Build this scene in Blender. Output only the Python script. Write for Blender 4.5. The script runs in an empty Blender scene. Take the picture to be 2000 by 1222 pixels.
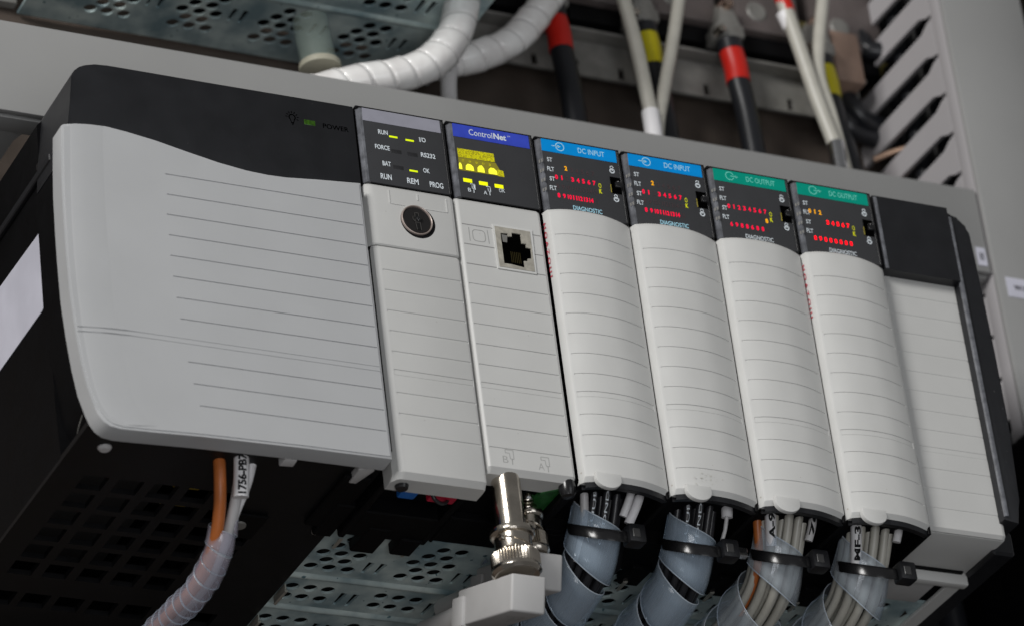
import bpy, bmesh, math, random
from mathutils import Vector, Matrix
random.seed(7)
sc = bpy.context.scene
COL = sc.collection
sc.unit_settings.scale_length = 0.01          # 1 unit = 1 cm

# ------------------------------------------------------------------ camera
cam_d = bpy.data.cameras.new('camera'); cam = bpy.data.objects.new('camera', cam_d); COL.objects.link(cam)
right = Vector((0.8939710593814779, -0.4339151904617138, -0.11195245631486914))
down = Vector((0.13568845210503352, 0.5002006469480648, -0.8552122290742091))
fwd = Vector((0.42708826834004476, 0.749344326914745, 0.5060421827940729))
cam.matrix_world = Matrix(((right.x, -down.x, -fwd.x, -57.3202), (right.y, -down.y, -fwd.y, -109.7478),
                           (right.z, -down.z, -fwd.z, -81.7010), (0, 0, 0, 1)))
cam_d.sensor_width = 36; cam_d.lens = 149.4
cam_d.clip_start = 1; cam_d.clip_end = 2000
cam_d.dof.use_dof = True; cam_d.dof.focus_distance = 147.0; cam_d.dof.aperture_fstop = 0.15
sc.camera = cam

# ------------------------------------------------------------------ light
w = bpy.data.worlds.new('World'); sc.world = w; w.use_nodes = True
wn = w.node_tree.nodes; wl = w.node_tree.links
bg = wn['Background']
tc = wn.new('ShaderNodeTexCoord'); sep = wn.new('ShaderNodeSeparateXYZ'); mr = wn.new('ShaderNodeMapRange')
mr.inputs[1].default_value = -1; mr.inputs[2].default_value = 1; mr.inputs[3].default_value = 0.06; mr.inputs[4].default_value = 0.13
cmb = wn.new('ShaderNodeCombineColor')
wl.new(tc.outputs['Generated'], sep.inputs[0]); wl.new(sep.outputs[2], mr.inputs[0])
for i in range(3): wl.new(mr.outputs[0], cmb.inputs[i])
wl.new(cmb.outputs[0], bg.inputs[0]); bg.inputs[1].default_value = 1.0

def area(name, loc, target, size, power, color=(1, 1, 1)):
    d = bpy.data.lights.new(name, 'AREA'); d.shape = 'RECTANGLE'; d.size, d.size_y = size; d.energy = power; d.color = color
    o = bpy.data.objects.new(name, d); COL.objects.link(o); o.location = loc
    o.rotation_euler = (Vector(target) - Vector(loc)).to_track_quat('-Z', 'Y').to_euler()
    return o
area('key_lamp', (-200, -150, 78), (5, 0, -6), (85, 85), 560000, (1.0, .985, .965))
area('fill_lamp', (70, -230, -20), (5, 0, -6), (120, 90), 42000, (.92, .96, 1.0))
area('floor_bounce', (-70, -200, -125), (6, 5, 0), (110, 80), 135000, (.96, .97, 1.0))
sc.view_settings.view_transform = 'Standard'; sc.view_settings.look = 'None'
sc.view_settings.exposure = 0; sc.view_settings.gamma = 1

# ------------------------------------------------------------------ materials
def material(name, color, rough=.5, metal=0.0, var=0.0, vscale=1.0, bump=0.0, bscale=40.0, coat=0.0, spec=.5, croug=.08,
             emit=None, estr=0.0, color2=None, transp=0.0, aniso=0.0, speck=None):
    m = bpy.data.materials.new(name); m.use_nodes = True
    nt = m.node_tree; n = nt.nodes; l = nt.links; b = n['Principled BSDF']; out = n['Material Output']
    b.inputs['Base Color'].default_value = (*color, 1); b.inputs['Roughness'].default_value = rough
    b.inputs['Metallic'].default_value = metal; b.inputs['Coat Weight'].default_value = coat
    b.inputs['Coat Roughness'].default_value = .08; b.inputs['Specular IOR Level'].default_value = spec
    if var or bump or color2 or speck:
        t = n.new('ShaderNodeTexCoord')
    if var or color2:
        nz = n.new('ShaderNodeTexNoise'); nz.inputs['Scale'].default_value = vscale; nz.inputs['Detail'].default_value = 6
        l.new(t.outputs['Object'], nz.inputs['Vector'])
        rp = n.new('ShaderNodeValToRGB'); rp.color_ramp.elements[0].position = .35; rp.color_ramp.elements[1].position = .65
        c2 = color2 or color
        rp.color_ramp.elements[0].color = (*[max(0, c * (1 - var)) for c in color], 1)
        rp.color_ramp.elements[1].color = (*[min(1, c * (1 + var)) for c in c2], 1)
        l.new(nz.outputs['Fac'], rp.inputs[0]); last = rp.outputs[0]
        l.new(last, b.inputs['Base Color'])
        r2 = n.new('ShaderNodeMapRange'); r2.inputs[3].default_value = rough * .8; r2.inputs[4].default_value = min(1, rough * 1.2)
        l.new(nz.outputs['Fac'], r2.inputs[0]); l.new(r2.outputs[0], b.inputs['Roughness'])
        if speck:
            s = n.new('ShaderNodeTexNoise'); s.inputs['Scale'].default_value = speck[0]; s.inputs['Detail'].default_value = 2
            l.new(t.outputs['Object'], s.inputs['Vector'])
            sr = n.new('ShaderNodeValToRGB'); sr.color_ramp.elements[0].position = speck[1]; sr.color_ramp.elements[1].position = speck[1] + .02
            l.new(s.outputs['Fac'], sr.inputs[0])
            mx = n.new('ShaderNodeMix'); mx.data_type = 'RGBA'; mx.inputs[7].default_value = (*speck[2], 1)
            l.new(sr.outputs[0], mx.inputs[0]); l.new(last, mx.inputs[6]); l.new(mx.outputs[2], b.inputs['Base Color'])
    if bump:
        nb = n.new('ShaderNodeTexNoise'); nb.inputs['Scale'].default_value = bscale; nb.inputs['Detail'].default_value = 3
        l.new(t.outputs['Object'], nb.inputs['Vector'])
        bp = n.new('ShaderNodeBump'); bp.inputs['Strength'].default_value = bump; bp.inputs['Distance'].default_value = .02
        l.new(nb.outputs['Fac'], bp.inputs['Height']); l.new(bp.outputs[0], b.inputs['Normal'])
    if emit:
        b.inputs['Emission Color'].default_value = (*emit, 1); b.inputs['Emission Strength'].default_value = estr
    if transp:
        tr = n.new('ShaderNodeBsdfTransparent'); mx = n.new('ShaderNodeMixShader'); mx.inputs[0].default_value = 1 - transp
        tr.inputs[0].default_value = (.92, .96, 1, 1)
        l.new(tr.outputs[0], mx.inputs[1]); l.new(b.outputs[0], mx.inputs[2]); l.new(mx.outputs[0], out.inputs[0])
    return m

G = (.40, .345, .24)
DOOR = material('grey_plastic', (.55, .55, .535), .48, var=.018, vscale=.5, bump=.12, bscale=60, speck=(5.5, .775, (.42, .41, .39)))
DOORL = material('light_grey_plastic', (.60, .60, .583), .42, var=.025, vscale=.6, bump=.1, bscale=60, speck=(4.2, .775, (.46, .44, .40)))
BLACK = material('black_plastic', (.0125, .013, .015), .42, var=.12, vscale=.8, bump=.15, bscale=70, spec=.4, speck=(13, .755, (.14, .14, .14)))
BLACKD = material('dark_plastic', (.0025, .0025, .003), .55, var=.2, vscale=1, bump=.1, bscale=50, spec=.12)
GLOSS = material('glossy_black_plastic', (.012, .012, .013), .22, bump=.05, bscale=30)
LENS = material('smoked_lens', (.047, .048, .052), .28, var=.06, vscale=.7, coat=.6)
LENSF = material('edge_sheen_grey', (.14, .145, .16), .2, var=.3, vscale=3, coat=.5)  # paler than the lens: reflected light put into the colour
SILVER = material('silver_label', (.30, .30, .35), .35, var=.04, vscale=2, coat=.3)
BLUE = material('blue_label', (.04, .07, .50), .4, var=.08, vscale=2, spec=.3)
CYAN = material('sky_blue_label', (.0, .28, .74), .4, var=.04, vscale=2, spec=.2)
TEAL = material('teal_label', (.0, .31, .22), .4, var=.04, vscale=2, spec=.2)
WHITEP = material('white_print', (.72, .78, .82), .5)
CYANP = material('pale_blue_print', (.45, .80, .95), .5)
TEALP = material('pale_teal_print', (.20, .75, .62), .5)
DARKP = material('black_print', (.004, .004, .005), .6, spec=.2)
REDP = material('red_print', (.60, .02, .06), .5)
RED = material('lit_red_indicator', (.3, 0, .02), .4, emit=(1, .0, .045), estr=.95)
REDH = material('hot_red_indicator', (.3, 0, .02), .4, emit=(1, .0, .003), estr=2.2)
DIMR = material('unlit_red_indicator', (.075, .045, .05), .5)
AMBER = material('lit_amber_indicator', (.3, .15, 0), .4, emit=(1, .42, .0), estr=.9)
YEL = material('lit_yellow_indicator', (.3, .3, 0), .4, emit=(.80, .86, .0), estr=1.0)
YELG = material('lit_yellow_green_indicator', (.3, .3, 0), .4, emit=(.62, .80, .0), estr=.95)
OFFL = material('unlit_indicator', (.020, .020, .022), .4)
GREENL = material('green_indicator', (.022, .075, .0), .25, var=.5, vscale=7, coat=.4)
WALLG = material('grey_duct_plastic', (.30, .30, .295), .5, var=.04, vscale=.15, bump=.1, bscale=30)
DUCTW = material('pale_duct_plastic', (.40, .385, .395), .5, var=.03, vscale=.2, bump=.1, bscale=30)
PANEL = material('taupe_back_panel', (.072, .055, .044), .7, var=.25, vscale=.35, bump=.2, bscale=12)
INSIDE = material('dark_interior', (.03, .03, .03), .7)  # near-black tone painted in for the shade inside the duct
GREYW = material('grey_wire_insulation', (.47, .455, .40), .38, var=.05, vscale=1.5)
BLACKW = material('black_wire_insulation', (.020, .020, .023), .36)
ORANGE = material('orange_wire_insulation', (.47, .135, .03), .42, var=.08, vscale=2)
YELD = material('lit_yellow_mark', (.3, .3, 0), .4, emit=(.60, .62, .0), estr=.8)
WHITES = material('white_sleeve', (.80, .79, .80), .42)
OFFW = material('grey_white_wire', (.56, .55, .55), .4)
WRAP = material('translucent_wrap', (.66, .79, .92), .14, var=.05, vscale=.5, coat=1.0, transp=.70, bump=.12, bscale=6)
WRAPE = material('pale_wrap_edge', (.72, .78, .84), .2, transp=.35)
WRAPW = material('clear_grey_wrap', (.80, .84, .88), .14, var=.05, vscale=.5, coat=1.0, transp=.78, bump=.12, bscale=6)
WRAPP = material('pinkish_wrap', (.74, .66, .74), .2, var=.06, vscale=.6, coat=.9, transp=.76, bump=.1, bscale=8)
WRAPC = material('white_cable_wrap', (.93, .90, .88), .18, var=.10, vscale=1.0, coat=.5, transp=.05, bump=.5, bscale=3)
TUBEG = material('pale_green_tube', (.46, .53, .45), .25, coat=.6, transp=.72)
TAPG = material('connector_grey', (.46, .455, .45), .5, var=.03, vscale=1, bump=.15, bscale=50)
NICKEL = material('nickel', (.70, .64, .56), .2, metal=1, var=.12, vscale=1.5, bump=.15, bscale=18)
NICKELD = material('dark_nickel', (.34, .31, .22), .25, metal=1, var=.2, vscale=2)
CHROME = material('bright_steel', (.75, .76, .78), .12, metal=1)
ZINC = material('zinc_plated_steel', (.38, .54, .59), .34, metal=.4, var=.28, vscale=.6, color2=(.60, .70, .68), bump=.12, bscale=8, speck=(3, .70, (.13, .24, .27)))
ZINCE = material('cut_steel_edge', (.55, .53, .47), .35, metal=.7)
BRONZE = material('tinned_copper', (.42, .28, .20), .35, metal=.6)
TAPER = material('red_sleeve', (.55, .015, .008), .4)
TAPEY = material('yellow_sleeve', (.52, .45, .01), .4)
THICKB = material('black_cable_jacket', (.013, .014, .017), .35)
STICK = material('white_sticker', (.58, .58, .66), .5, var=.06, vscale=.5)
STEELG = material('dull_grey_metal', (.22, .215, .20), .5, metal=.2, var=.15, vscale=1)
BLUEC = material('blue_plug', (.01, .15, .55), .4)
REDC = material('red_plug', (.60, .01, .05), .4)
PCB = material('green_circuit_board', (.02, .10, .025), .3, var=.3, vscale=4)
BEIGE = material('port_beige', (.36, .34, .29), .6, var=.15, vscale=6)
YWIRE = material('yellow_part', (.35, .24, .02), .5)
GREENW = material('green_wire', (.0, .09, .045), .45)
RIM = material('keyswitch_rim', (.36, .30, .27), .35, metal=.3)

# ------------------------------------------------------------------ builders
OFF = {}
def thing(name, label, cat, loc=(0, 0, 0), group=None, build=None):
    """Empty at the base; children are modelled in coordinates whose origin is `build`."""
    o = bpy.data.objects.new(name, None); COL.objects.link(o); o.location = loc; o.empty_display_size = .5
    o['label'] = label; o['category'] = cat
    if group: o['group'] = group
    OFF[o] = Vector(build if build is not None else (0, 0, 0)) - Vector(loc)
    return o
def link(name, me, parent=None, loc=None, label=None):
    o = bpy.data.objects.new(name, me); COL.objects.link(o)
    if parent is not None:
        o.parent = parent
        o.location = (0, 0, 0) if loc is None else loc
        if parent in OFF and loc is None: o.location = OFF[parent]
    elif loc is not None: o.location = loc
    if label: o['label'] = label
    return o
def tag(o, label, cat, group=None, kind=None):
    if kind: o['kind'] = kind
    if label: o['label'] = label
    if cat: o['category'] = cat
    if group: o['group'] = group
    return o
def finish(me, mat, angle=35):
    if mat: me.materials.clear(); me.materials.append(mat)
    me.polygons.foreach_set('use_smooth', [True] * len(me.polygons))
    try: me.set_sharp_from_angle(angle=math.radians(angle))
    except Exception: pass
    me.update(); return me
def bm_mesh(name, bm, mat, angle=35):
    bmesh.ops.recalc_face_normals(bm, faces=bm.faces)
    me = bpy.data.meshes.new(name); bm.to_mesh(me); bm.free(); return finish(me, mat, angle)
def add_box(bm, x0, x1, y0, y1, z0, z1, bev=0.0, seg=2):
    r = bmesh.ops.create_cube(bm, size=1)
    vs = r['verts']
    for v in vs: v.co = Vector(((x0 + x1) / 2 + v.co.x * (x1 - x0), (y0 + y1) / 2 + v.co.y * (y1 - y0), (z0 + z1) / 2 + v.co.z * (z1 - z0)))
    if bev:
        es = list({e for v in vs for e in v.link_edges})
        bmesh.ops.bevel(bm, geom=es, offset=bev, segments=seg, profile=.5, affect='EDGES')
def box(name, b, mat, parent=None, bev=.03, label=None, seg=2):
    bm = bmesh.new(); add_box(bm, *b, bev=bev, seg=seg); return link(name, bm_mesh(name, bm, mat), parent, label=label)
def boxes(name, bl, mat, parent=None, bev=.02, label=None):
    bm = bmesh.new()
    for b in bl: add_box(bm, *b, bev=bev, seg=1)
    return link(name, bm_mesh(name, bm, mat), parent, label=label)
def add_prism(bm, pts, a0, a1, axis='y', bev=0.0, seg=2):
    """pts: 2D outline; axis y -> (x,z), x -> (y,z), z -> (x,y); extruded from a0 to a1"""
    f = {'y': lambda p, a: (p[0], a, p[1]), 'x': lambda p, a: (a, p[0], p[1]), 'z': lambda p, a: (p[0], p[1], a)}[axis]
    v0 = [bm.verts.new(f(p, a0)) for p in pts]; v1 = [bm.verts.new(f(p, a1)) for p in pts]
    f0 = bm.faces.new(v0); f1 = bm.faces.new(v1[::-1]); n = len(pts)
    for i in range(n): bm.faces.new((v0[i], v1[i], v1[(i + 1) % n], v0[(i + 1) % n]))
    if bev:
        bmesh.ops.bevel(bm, geom=list(f0.edges), offset=bev, segments=seg, profile=.5, affect='EDGES')
def prism(name, pts, a0, a1, mat, parent=None, axis='y', bev=0.0, label=None, seg=2):
    bm = bmesh.new(); add_prism(bm, pts, a0, a1, axis, bev, seg); return link(name, bm_mesh(name, bm, mat), parent, label=label)
def crom(pts, n=10):
    P = [Vector(p) for p in pts]; P = [P[0] * 2 - P[1]] + P + [P[-1] * 2 - P[-2]]; out = []
    for i in range(1, len(P) - 2):
        for k in range(n):
            t = k / n; a, b, c, d = P[i - 1], P[i], P[i + 1], P[i + 2]
            out.append(.5 * ((2 * b) + (c - a) * t + (2 * a - 5 * b + 4 * c - d) * t * t + (3 * b - a - 3 * c + d) * t ** 3))
    out.append(P[-2]); return out
def frames(path):
    T = [(path[min(i + 1, len(path) - 1)] - path[max(i - 1, 0)]).normalized() for i in range(len(path))]
    N = Vector((1, 0, 0)); N = (N - T[0] * N.dot(T[0]))
    if N.length < .1: N = Vector((0, 1, 0)) - T[0] * T[0].y
    N.normalize(); out = []
    for t in T:
        N = (N - t * N.dot(t)).normalized(); out.append((t, N, t.cross(N)))
    return out
def add_tube(bm, path, r, seg=12, cap=True):
    F = frames(path); rings = []
    for i, (p, (t, n, b)) in enumerate(zip(path, F)):
        rr = r(i / (len(path) - 1)) if callable(r) else r
        rings.append([bm.verts.new(p + (n * math.cos(a) + b * math.sin(a)) * rr) for a in [2 * math.pi * k / seg for k in range(seg)]])
    for A, B in zip(rings, rings[1:]):
        for k in range(seg): bm.faces.new((A[k], A[(k + 1) % seg], B[(k + 1) % seg], B[k]))
    if cap: bm.faces.new(rings[0][::-1]); bm.faces.new(rings[-1])
def tube(name, path, r, mat, parent=None, seg=12, n=10, label=None, raw=False):
    bm = bmesh.new(); add_tube(bm, path if raw else crom(path, n), r, seg); return link(name, bm_mesh(name, bm, mat, 50), parent, label=label)
def lathe(name, prof, center, mat, parent=None, seg=48, knurl=None, axis='z', label=None, cap=True):
    bm = bmesh.new(); rings = []
    for (r, h) in prof:
        ring = []
        for k in range(seg):
            a = 2 * math.pi * k / seg; rr = r
            if knurl and knurl[0] <= h <= knurl[1]: rr = r - (.045 if k % 2 else 0)
            c, s = math.cos(a) * rr, math.sin(a) * rr
            p = {'z': (c, s, h), 'y': (c, h, s), 'x': (h, c, s)}[axis]
            ring.append(bm.verts.new(Vector(center) + Vector(p)))
        rings.append(ring)
    for A, B in zip(rings, rings[1:]):
        for k in range(seg): bm.faces.new((A[k], A[(k + 1) % seg], B[(k + 1) % seg], B[k]))
    if cap and prof[0][0] > .001: bm.faces.new(rings[0][::-1])
    if cap and prof[-1][0] > .001: bm.faces.new(rings[-1])
    bmesh.ops.remove_doubles(bm, verts=bm.verts, dist=1e-5)
    return link(name, bm_mesh(name, bm, mat, 30), parent, label=label)
def curve_mesh(name, loops, extrude, mat, bevel=0.0):
    """2-D loops (outline and holes) filled and thickened; mesh in local XY, thickness along local Z"""
    cu = bpy.data.curves.new(name, 'CURVE'); cu.dimensions = '2D'; cu.fill_mode = 'BOTH'; cu.extrude = extrude; cu.bevel_depth = bevel
    for L in loops:
        s = cu.splines.new('POLY'); s.points.add(len(L) - 1)
        for p, q in zip(s.points, L): p.co = (q[0], q[1], 0, 1)
        s.use_cyclic_u = True
    o = bpy.data.objects.new(name, cu); me = bpy.data.meshes.new_from_object(o)
    bpy.data.objects.remove(o); bpy.data.curves.remove(cu); me.name = name
    me.materials.clear(); me.materials.append(mat)
    me.polygons.foreach_set('use_smooth', [False] * len(me.polygons)); me.update()
    return me
def circ(x, y, r, n=24, ry=None): return [(x + r * math.cos(2 * math.pi * k / n), y + (ry or r) * math.sin(2 * math.pi * k / n)) for k in range(n)]
def rrect(x0, x1, y0, y1, r, n=5):
    out = []
    for cx, cy, a in ((x1 - r, y1 - r, 0), (x0 + r, y1 - r, 90), (x0 + r, y0 + r, 180), (x1 - r, y0 + r, 270)):
        for k in range(n + 1):
            t = math.radians(a + 90 * k / n); out.append((cx + r * math.cos(t), cy + r * math.sin(t)))
    return out
TC = {}
def text_mesh(s, wd, ht, ext=.003, bold=.0):
    key = (s, round(wd, 3), round(ht, 3), bold)
    if key in TC: return TC[key].copy()
    cu = bpy.data.curves.new('t', 'FONT'); cu.body = s; cu.size = 1; cu.extrude = 0; cu.offset = bold; cu.resolution_u = 3
    o = bpy.data.objects.new('t', cu); me = bpy.data.meshes.new_from_object(o); bpy.data.objects.remove(o); bpy.data.curves.remove(cu)
    xs = [v.co.x for v in me.vertices]; ys = [v.co.y for v in me.vertices]
    sx = wd / (max(xs) - min(xs)); sy = ht / (max(ys) - min(ys)); cx = (max(xs) + min(xs)) / 2; cy = (max(ys) + min(ys)) / 2
    for v in me.vertices: v.co = Vector(((v.co.x - cx) * sx, (v.co.y - cy) * sy, 0))
    TC[key] = me; return me.copy()
def text(name, s, x, z, wd, ht, y, mat, parent, bold=.012, label=None):
    me = text_mesh(s, wd, ht, bold=bold); me.name = name
    for v in me.vertices: v.co = Vector((x + v.co.x, y, z + v.co.y))
    me.materials.clear(); me.materials.append(mat)
    return link(name, me, parent, label=label)
def ring2d(bm, x, z, r, th, y, n=24, a0=0, a1=360):
    vs = []
    for k in range(n + 1):
        a = math.radians(a0 + (a1 - a0) * k / n)
        vs.append((bm.verts.new((x + (r - th / 2) * math.cos(a), y, z + (r - th / 2) * math.sin(a))), bm.verts.new((x + (r + th / 2) * math.cos(a), y, z + (r + th / 2) * math.sin(a)))))
    for A, B in zip(vs, vs[1:]): bm.faces.new((A[0], A[1], B[1], B[0]))
def seg2d(bm, x0, z0, x1, z1, th, y):
    d = Vector((x1 - x0, z1 - z0)).normalized(); n = Vector((-d.y, d.x)) * th / 2
    bm.faces.new([bm.verts.new(p) for p in ((x0 + n.x, y, z0 + n.y), (x1 + n.x, y, z1 + n.y), (x1 - n.x, y, z1 - n.y), (x0 - n.x, y, z0 - n.y))])
def flat(name, bm, mat, parent, label=None):
    me = bpy.data.meshes.new(name); bm.to_mesh(me); bm.free(); me.materials.append(mat); return link(name, me, parent, label=label)
def arc_seg(bm, *a): pass

GRO = [-4.25 - .805 * k for k in range(12)]
def ribbed_cover(name, prof, ztop, zbot, grooves, gx, mat, parent, depth=.05, gw=.028, wide=None, topch=.1, botch=.12, back=.5, label=None):
    """A cover swept along z from a cross profile [(x,y)], with moulded grooves cut into it."""
    xs = [p[0] for p in prof]
    def yy(x):
        for (a, b), (c, d) in zip(prof, prof[1:]):
            if a <= x <= c: return b + (d - b) * (x - a) / max(1e-6, c - a)
        return prof[-1][1]
    X = sorted(set([round(x, 4) for x in xs] + [gx[0] - .012, gx[0], gx[1], gx[1] + .012]))
    pts = [(x, yy(x)) for x in X]
    st = [(ztop, topch, 0), (ztop - .10, topch * .25, 0), (ztop - .16, 0, 0)]
    for g in grooves:
        if zbot + botch < g < ztop - .2:
            if wide is not None and abs(g - wide) < .01:
                st += [(g + .12, 0, 0), (g + .105, 0, 1), (g + .085, 0, .35), (g - .085, 0, .35), (g - .105, 0, 1), (g - .12, 0, 0)]
            else: st += [(g + gw + .008, 0, 0), (g + gw * .5, 0, 1), (g - gw * .5, 0, 1), (g - gw - .008, 0, 0)]
    st += [(zbot + botch, 0, 0), (zbot, botch * .9, 0)]
    bm = bmesh.new(); rows = []
    for (z, dy, g) in st:
        row = []
        for i, (x, y) in enumerate(pts):
            ing = gx[0] <= x <= gx[1]
            row.append(bm.verts.new((x, y + dy + (depth * g if ing else 0), z)))
        rows.append(row)
    for A, B in zip(rows, rows[1:]):
        for k in range(len(A) - 1): bm.faces.new((A[k], A[k + 1], B[k + 1], B[k]))
    # returns at the two sides, top and bottom
    def ret(line):
        bk = [bm.verts.new((v.co.x, back, v.co.z)) for v in line]
        for k in range(len(line) - 1): bm.faces.new((line[k], line[k + 1], bk[k + 1], bk[k]))
    ret([r[0] for r in rows]); ret([r[-1] for r in rows]); ret(rows[0]); ret(rows[-1])
    bmesh.ops.remove_doubles(bm, verts=bm.verts, dist=1e-5)
    return link(name, bm_mesh(name, bm, mat, 28), parent, label=label)

def spiral(name, path, r, pitch, width, phase, mat, parent=None, hand=1, thick=.05, start=0.0, label=None, flare=0.0, turns=None, rend=None, edge=0, emat=None):
    P = crom(path, 24); L = [0]
    for a, b in zip(P, P[1:]): L.append(L[-1] + (b - a).length)
    F = frames(P); tot = L[-1]
    def at(s):
        s = max(0, min(tot, s)); 
        lo, hi = 0, len(L) - 1
        while hi - lo > 1:
            m = (lo + hi) // 2
            if L[m] <= s: lo = m
            else: hi = m
        t = (s - L[lo]) / max(1e-6, L[hi] - L[lo]); p = P[lo].lerp(P[hi], t)
        n = F[lo][1].lerp(F[hi][1], t); b = F[lo][2].lerp(F[hi][2], t); return p, n, b
    turns = turns or (tot - start) / pitch
    N = int(turns * 28); bm = bmesh.new(); rows = []; K = 5
    for i in range(N + 1):
        th = i / N * turns * 2 * math.pi; s0 = start + pitch * th / (2 * math.pi)
        if s0 > tot: break
        row = []
        for k in range(K + 1):
            u = k / K * width; p, n, b = at(s0 + u)
            rr = r if rend is None else r + (rend - r) * min(1, (s0 + u) / (tot * .4))
            rr = rr + flare * (k / K) + .02 * math.sin(th * 1.7)
            a = hand * th + phase
            row.append(bm.verts.new(p + (n * math.cos(a) + b * math.sin(a)) * rr))
        rows.append(row)
    def uniq(L_):
        out = []
        for q in L_:
            if not out or (q - out[-1]).length > .02: out.append(q)
        return out
    EL = [uniq([r_[0].co.copy() for r_ in rows]), uniq([r_[-1].co.copy() for r_ in rows])]
    for A, B in zip(rows, rows[1:]):
        for k in range(K): bm.faces.new((A[k], A[k + 1], B[k + 1], B[k]))
    bmesh.ops.remove_doubles(bm, verts=bm.verts, dist=1e-5)
    o = link(name, bm_mesh(name, bm, mat, 60), parent, label=label)
    md = o.modifiers.new('thickness', 'SOLIDIFY'); md.thickness = thick; md.offset = 0
    if edge:
        for line in EL:
            e = bmesh.new(); add_tube(e, line, edge, 6); q = link('wrap_edge', bm_mesh('wrap_edge', e, emat or WRAPE, 60), o)
    return o

# =================================================================== SETTING
bp = box('back_panel', (-60, 75, 15.4, 15.8, -60, 60), PANEL, bev=0); bp['kind'] = 'structure'

# horizontal wiring duct behind the rack (front cover, underside fingers)
hd = thing('wiring_duct', 'wide grey horizontal duct with plain flat cover running behind and above the rack', 'wiring duct', (5, 12, 3))
box('duct_cover', (-34, 31.75, 7.9, 8.15, 3.1, 7.03), WALLG, hd, bev=.06)
box('duct_lip', (-34, 31.7, 8.2, 9.1, 3.0, 3.2), WALLG, hd, bev=.03)
fm = None
for k in range(13):
    x = -33.5 + 1.93 * k
    if fm is None:
        bm = bmesh.new(); add_prism(bm, [(0, 9.1), (.2, 9.6), (.2, 15.2), (1.45, 15.2), (1.45, 9.6), (1.65, 9.1)], 3.02, 3.18, 'z', .02, 1)
        fm = bm_mesh('duct_finger', bm, WALLG)
    o = link('duct_finger', fm, hd); o.location = OFF[hd] + Vector((x, 0, 0))
# vertical wiring duct on the right
vd = thing('wiring_duct', 'tall pale slotted duct with open comb side at the right, black cables inside', 'wiring duct', (33.5, 12, -4.6))
en = thing('shade_block', 'made-up black block standing in for the shaded lower right corner beyond the rack', 'added shade block', (36, 10, -30))  # black block added where the corner is only in shade
box('shade_block_shell', (30.9, 60, 6.2, 15.2, -45, -4.8), BLACKD, en, bev=.4)
box('shade_block_front', (31.6, 59, 6.05, 6.3, -44, -5.6), BLACKD, en, bev=.1)
box('duct_cover', (31.8, 35.85, 7.7, 7.95, -4.6, 30), WALLG, vd, bev=.1)
box('duct_lip', (31.85, 32.05, 8.0, 8.75, -4.6, 30), DUCTW, vd, bev=.05)
bm = bmesh.new(); add_prism(bm, [(8.75, .06), (9.15, .12), (9.6, .38), (15.3, .44), (15.3, 1.46), (9.6, 1.52), (9.15, 1.78), (8.75, 1.84)], 31.87, 32.05, 'x', .02, 1)
fm = bm_mesh('duct_finger', bm, DUCTW)
for k in range(16):
    o = link('duct_finger', fm, vd); o.location = OFF[vd] + Vector((0, 0, -3.16 + 1.93 * k))
box('duct_wall', (35.6, 35.8, 8, 15.3, -4.6, 30), DUCTW, vd, bev=.03)
box('duct_shade_block', (33.2, 35.5, 11.5, 15.3, -4.6, 30), INSIDE, vd, bev=0)  # dark block added so the slots look shaded
box('duct_wall', (37.2, 60, 5.5, 6, -40, 40), material('cabinet_frame_grey', (.42, .42, .43), .5, var=.03, vscale=.2), vd, bev=.1)
for i, (x, z, s) in enumerate(((32.75, 2.40, 'X5'), )):
    st = thing('sticker', 'small white marked sticker on the front of the right duct', 'sticker', (x, 7.7, z - .5))
    box('sticker_sheet', (x - .55, x + .55, 7.67, 7.69, z - .45, z + .45), STICK, st, bev=0)
    text('lettering', 'W11', x + .05, z, .55, .24, 7.66, DARKP, st, .03)
st = thing('sticker', 'tiny white sticker at the right end of the horizontal grey duct cover', 'sticker', (31.4, 7.86, 3.35))
box('sticker_sheet', (31.18, 31.62, 7.86, 7.88, 3.35, 4.2), STICK, st, bev=0)
bm = bmesh.new(); seg2d(bm, 31.35, 3.6, 31.35, 3.95, .06, 7.855); seg2d(bm, 31.46, 3.6, 31.46, 3.95, .06, 7.855)
flat('lettering', bm, DARKP, st)
# cables inside the vertical duct
for i, (x, y, r, mt, lb) in enumerate([(32.6, 9.6, .35, THICKB, 'black'), (32.7, 10.6, .4, THICKB, 'black'), (32.6, 12.2, .45, THICKB, 'black'), (32.9, 13.6, .4, THICKB, 'black'), (32.35, 9.05, .12, GREENW, 'green')]):
    o = tube('duct_cable', [(x, y, -4.5), (x + .1, y + .1, 2), (x, y, 5), (x + .1, y, 15), (x, y, 29)], r, mt, seg=10)
    tag(o, 'thin green wire seen through the slots of the right duct' if mt is GREENW else 'black cable running up inside the slotted right duct', 'cable', None if mt is GREENW else 'black cables inside the right duct')

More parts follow.
